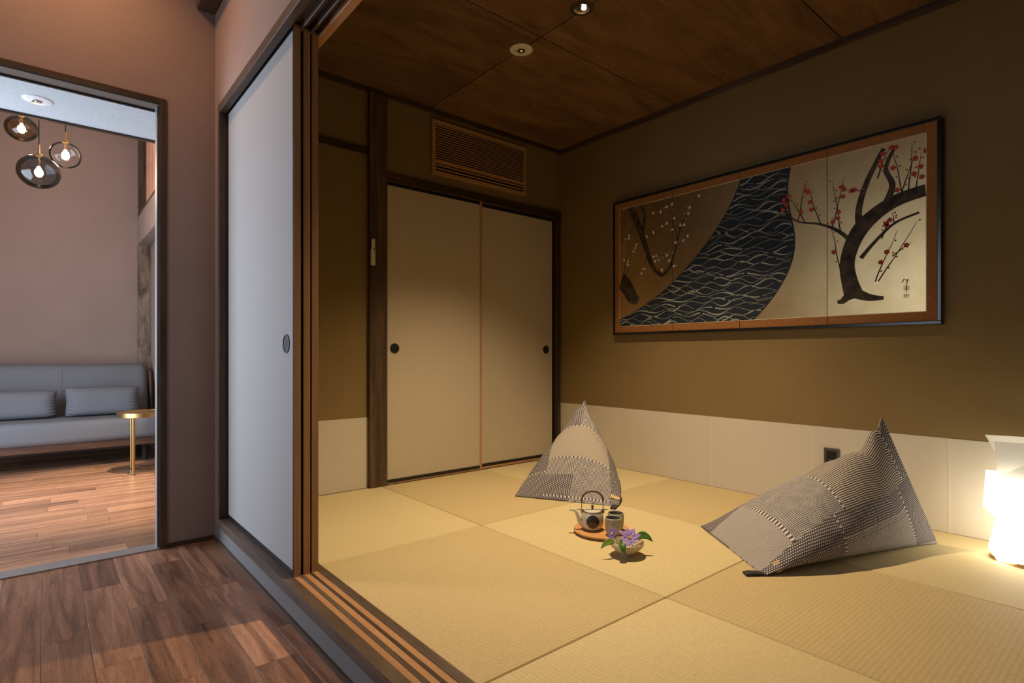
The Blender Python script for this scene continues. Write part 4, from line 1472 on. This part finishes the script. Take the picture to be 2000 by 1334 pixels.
def recline(v):
    z0_ = 0.24
    k = max(0, v.z - z0_)
    return Vector((v.x, v.y + k * 0.28, v.z))


soft_box('seat', (SX0, 5.74, 0.075), (SX1, 6.46, 0.262), 'sofa_cloth', so, 0.05)
mx = 0.115
soft_box('backrest', (SX0, 6.30, 0.20), (SX1 - 0.01, 6.48, 0.715), 'sofa_cloth', so, 0.075, xform=recline, seg=6)
tube('back_seam', [recline(Vector((mx, 6.302, z_))) for z_ in (0.27, 0.45, 0.66)], 0.0025, 'seam', so, 6)
tube('seat_seam', [(mx, 5.742, 0.13), (mx, 5.742, 0.205)], 0.0022, 'seam', so, 6)
box('base_rail', (SX0 + 0.01, 5.765, 0.020), (SX1 - 0.03, 6.42, 0.080), 'sofa_wood', so, bev=0.006)
for x in (SX0 + 0.08, SX1 - 0.10):
    for yy in (5.86, 6.34):
        tube('leg', [(x, yy, FL), (x, yy, 0.03)], [0.016, 0.022], 'sofa_black', so, 12)
tube('arm_post', [(SX1 + 0.012, 6.30, 0.12), (SX1 + 0.012, 6.46, 0.64)], [0.016, 0.016], 'sofa_wood', so, 10)


def cushion(x0, x1, yc, zc, h, label):
    c_ = Vector(((x0 + x1) / 2, yc, zc))
    o_ = empty('sofa_cushion', c_, label, 'cushion', 'bolster cushions on the sofa')
    bm = bmesh.new()
    nx, nz = 56, 40
    front, back = [], []
    for i in range(nx + 1):
        fr_, br_ = [], []
        for j in range(nz + 1):
            u, v = i / nx * 2 - 1, j / nz * 2 - 1
            px = u * (x1 - x0) / 2 * (1 - 0.03 * (1 - abs(v)) * abs(u))
            pz = v * h / 2 * (1 - 0.16 * max(0, abs(u) - 0.8) / 0.2 * (1 - 0.6 * abs(v)) - 0.03 * (u + 0.3) * u)
            th = 0.085 * (max(0, 1 - u ** 6) * max(0, 1 - v ** 4)) ** 0.55
            pk = 0.009 * math.sin(v * 26 + u) * max(0, abs(u) - 0.70) / 0.30 * (1 if abs(u) < 0.99 else 0)
            fr_.append(bm.verts.new(c_ + Vector((px, -th + pk + pz * 0.28, pz))))
            br_.append(bm.verts.new(c_ + Vector((px, th * 0.5 + pz * 0.28 + 0.001, pz))))
        front.append(fr_)
        back.append(br_)
    for i in range(nx):
        for j in range(nz):
            bm.faces.new((front[i][j], front[i + 1][j], front[i + 1][j + 1], front[i][j + 1]))
            bm.faces.new((back[i][j], back[i][j + 1], back[i + 1][j + 1], back[i + 1][j]))
    bmesh.ops.remove_doubles(bm, verts=bm.verts, dist=0.003)
    finish('cushion_cover', bm, 'cushion_cloth', o_, smooth=True)

cushion(0.13, 0.665, 6.165, 0.390, 0.25, 'plump grey cushion on the sofa beside the brass table')
cushion(-0.45, 0.075, 6.165, 0.382, 0.235, 'plump grey cushion on the sofa under the smoked pendant')

# brass side table
tbc = Vector((0.618, 5.30, FL))
o = empty('side_table', tbc, 'round brass side table with slim legs before the sofa', 'table')
TH = 0.345
R_ = 0.194
lathe('table_top', [(0.001, TH - 0.012), (R_ - 0.006, TH - 0.012), (R_ - 0.006, TH - 0.003), (0.001, TH - 0.003)], (tbc.x, tbc.y, 0), 'brass', o, 56)
lathe('table_rim', [(R_ - 0.006, TH - 0.030), (R_, TH - 0.030), (R_, TH + 0.002), (R_ - 0.006, TH + 0.002), (R_ - 0.006, TH - 0.030)], (tbc.x, tbc.y, 0), 'brass', o, 56, cap=False)
feet = []
for k in range(3):
    a = math.atan2(0.175, -0.089) + 2 * PI * k / 3
    px, py = tbc.x + 0.180 * math.cos(a), tbc.y + 0.180 * math.sin(a)
    feet.append((px, py))
    lg = tube('leg', [(px, py, FL + 0.003), (px, py, TH - 0.028)], 0.0105, 'brass', o, 12)
    tube('foot_pad', [(px, py, FL), (px, py, FL + 0.005)], 0.013, 'black', lg, 12)
for k in range(3):
    tube('brace', [(feet[k][0], feet[k][1], FL + 0.02), (tbc.x, tbc.y, FL + 0.02)], 0.006, 'brass', o, 8)


def pendant(c_, r_, cord_top, glass, label, squash=0.93):
    c_ = Vector(c_)
    o_ = empty('pendant_lamp', c_, label, 'pendant lamp', 'glass globe pendants over the sofa')
    prof = []
    for k in range(25):
        a = -PI / 2 + PI * k / 24 * 0.955
        prof.append((max(0.001, r_ * math.cos(a)), r_ * squash * math.sin(a)))
    lathe('glass_globe', prof, c_, glass, o_, 48, cap=False, auto=None)
    tp = c_.z + r_ * squash
    lathe('globe_cap', [(0.001, 0.012), (0.016, 0.011), (0.020, 0.0), (0.018, -0.006), (0.001, -0.006)], (c_.x, c_.y, tp), 'brass', o_, 24)
    st = tube('stem', [(c_.x, c_.y, c_.z + 0.035), (c_.x, c_.y, tp + 0.075)], 0.0055, 'brass', o_, 12)
    tube('cord', [(c_.x, c_.y, tp + 0.075), (c_.x, c_.y, cord_top)], 0.0035, 'cord', o_, 8)
    lathe('canopy', [(0.001, 0.0), (0.045, 0.0), (0.045, -0.02), (0.001, -0.022)], (c_.x, c_.y, cord_top), 'brass', o_, 24)
    lathe('bulb', [(0.001, -0.034), (0.016, -0.029), (0.025, -0.008), (0.021, 0.011), (0.010, 0.026), (0.008, 0.038)], c_, 'bulb', o_, 20)
    l_ = light('pendant_glow', 'POINT', c_ - Z(0.045), 6.5, (1.0, 0.72, 0.42), shadow_soft_size=0.02)


def at_depth(u, v, w_):
    t_ = (u - 1000) / 1086.0
    a = math.radians(40)
    return Vector((w_ * (math.sin(a) + t_ * math.cos(a)), w_ * (math.cos(a) - t_ * math.sin(a)), 0.8 + (693 - v) / 1086.0 * w_))


# distances from the usual size of such globes (0.24 m, 0.20 m, 0.19 m across)
pendant(at_depth(76, 336, 3.80), 0.1205, LZ, 'glass_smoke', 'largest and lowest smoked glass globe pendant')
pendant(at_depth(128, 303, 4.06), 0.0955, LZ, 'glass_clear', 'clear glass globe pendant beside the smoked one', 0.98)
pendant(at_depth(42, 251, 4.16), 0.1000, LZ, 'glass_amber', 'amber grey glass globe pendant hanging highest')
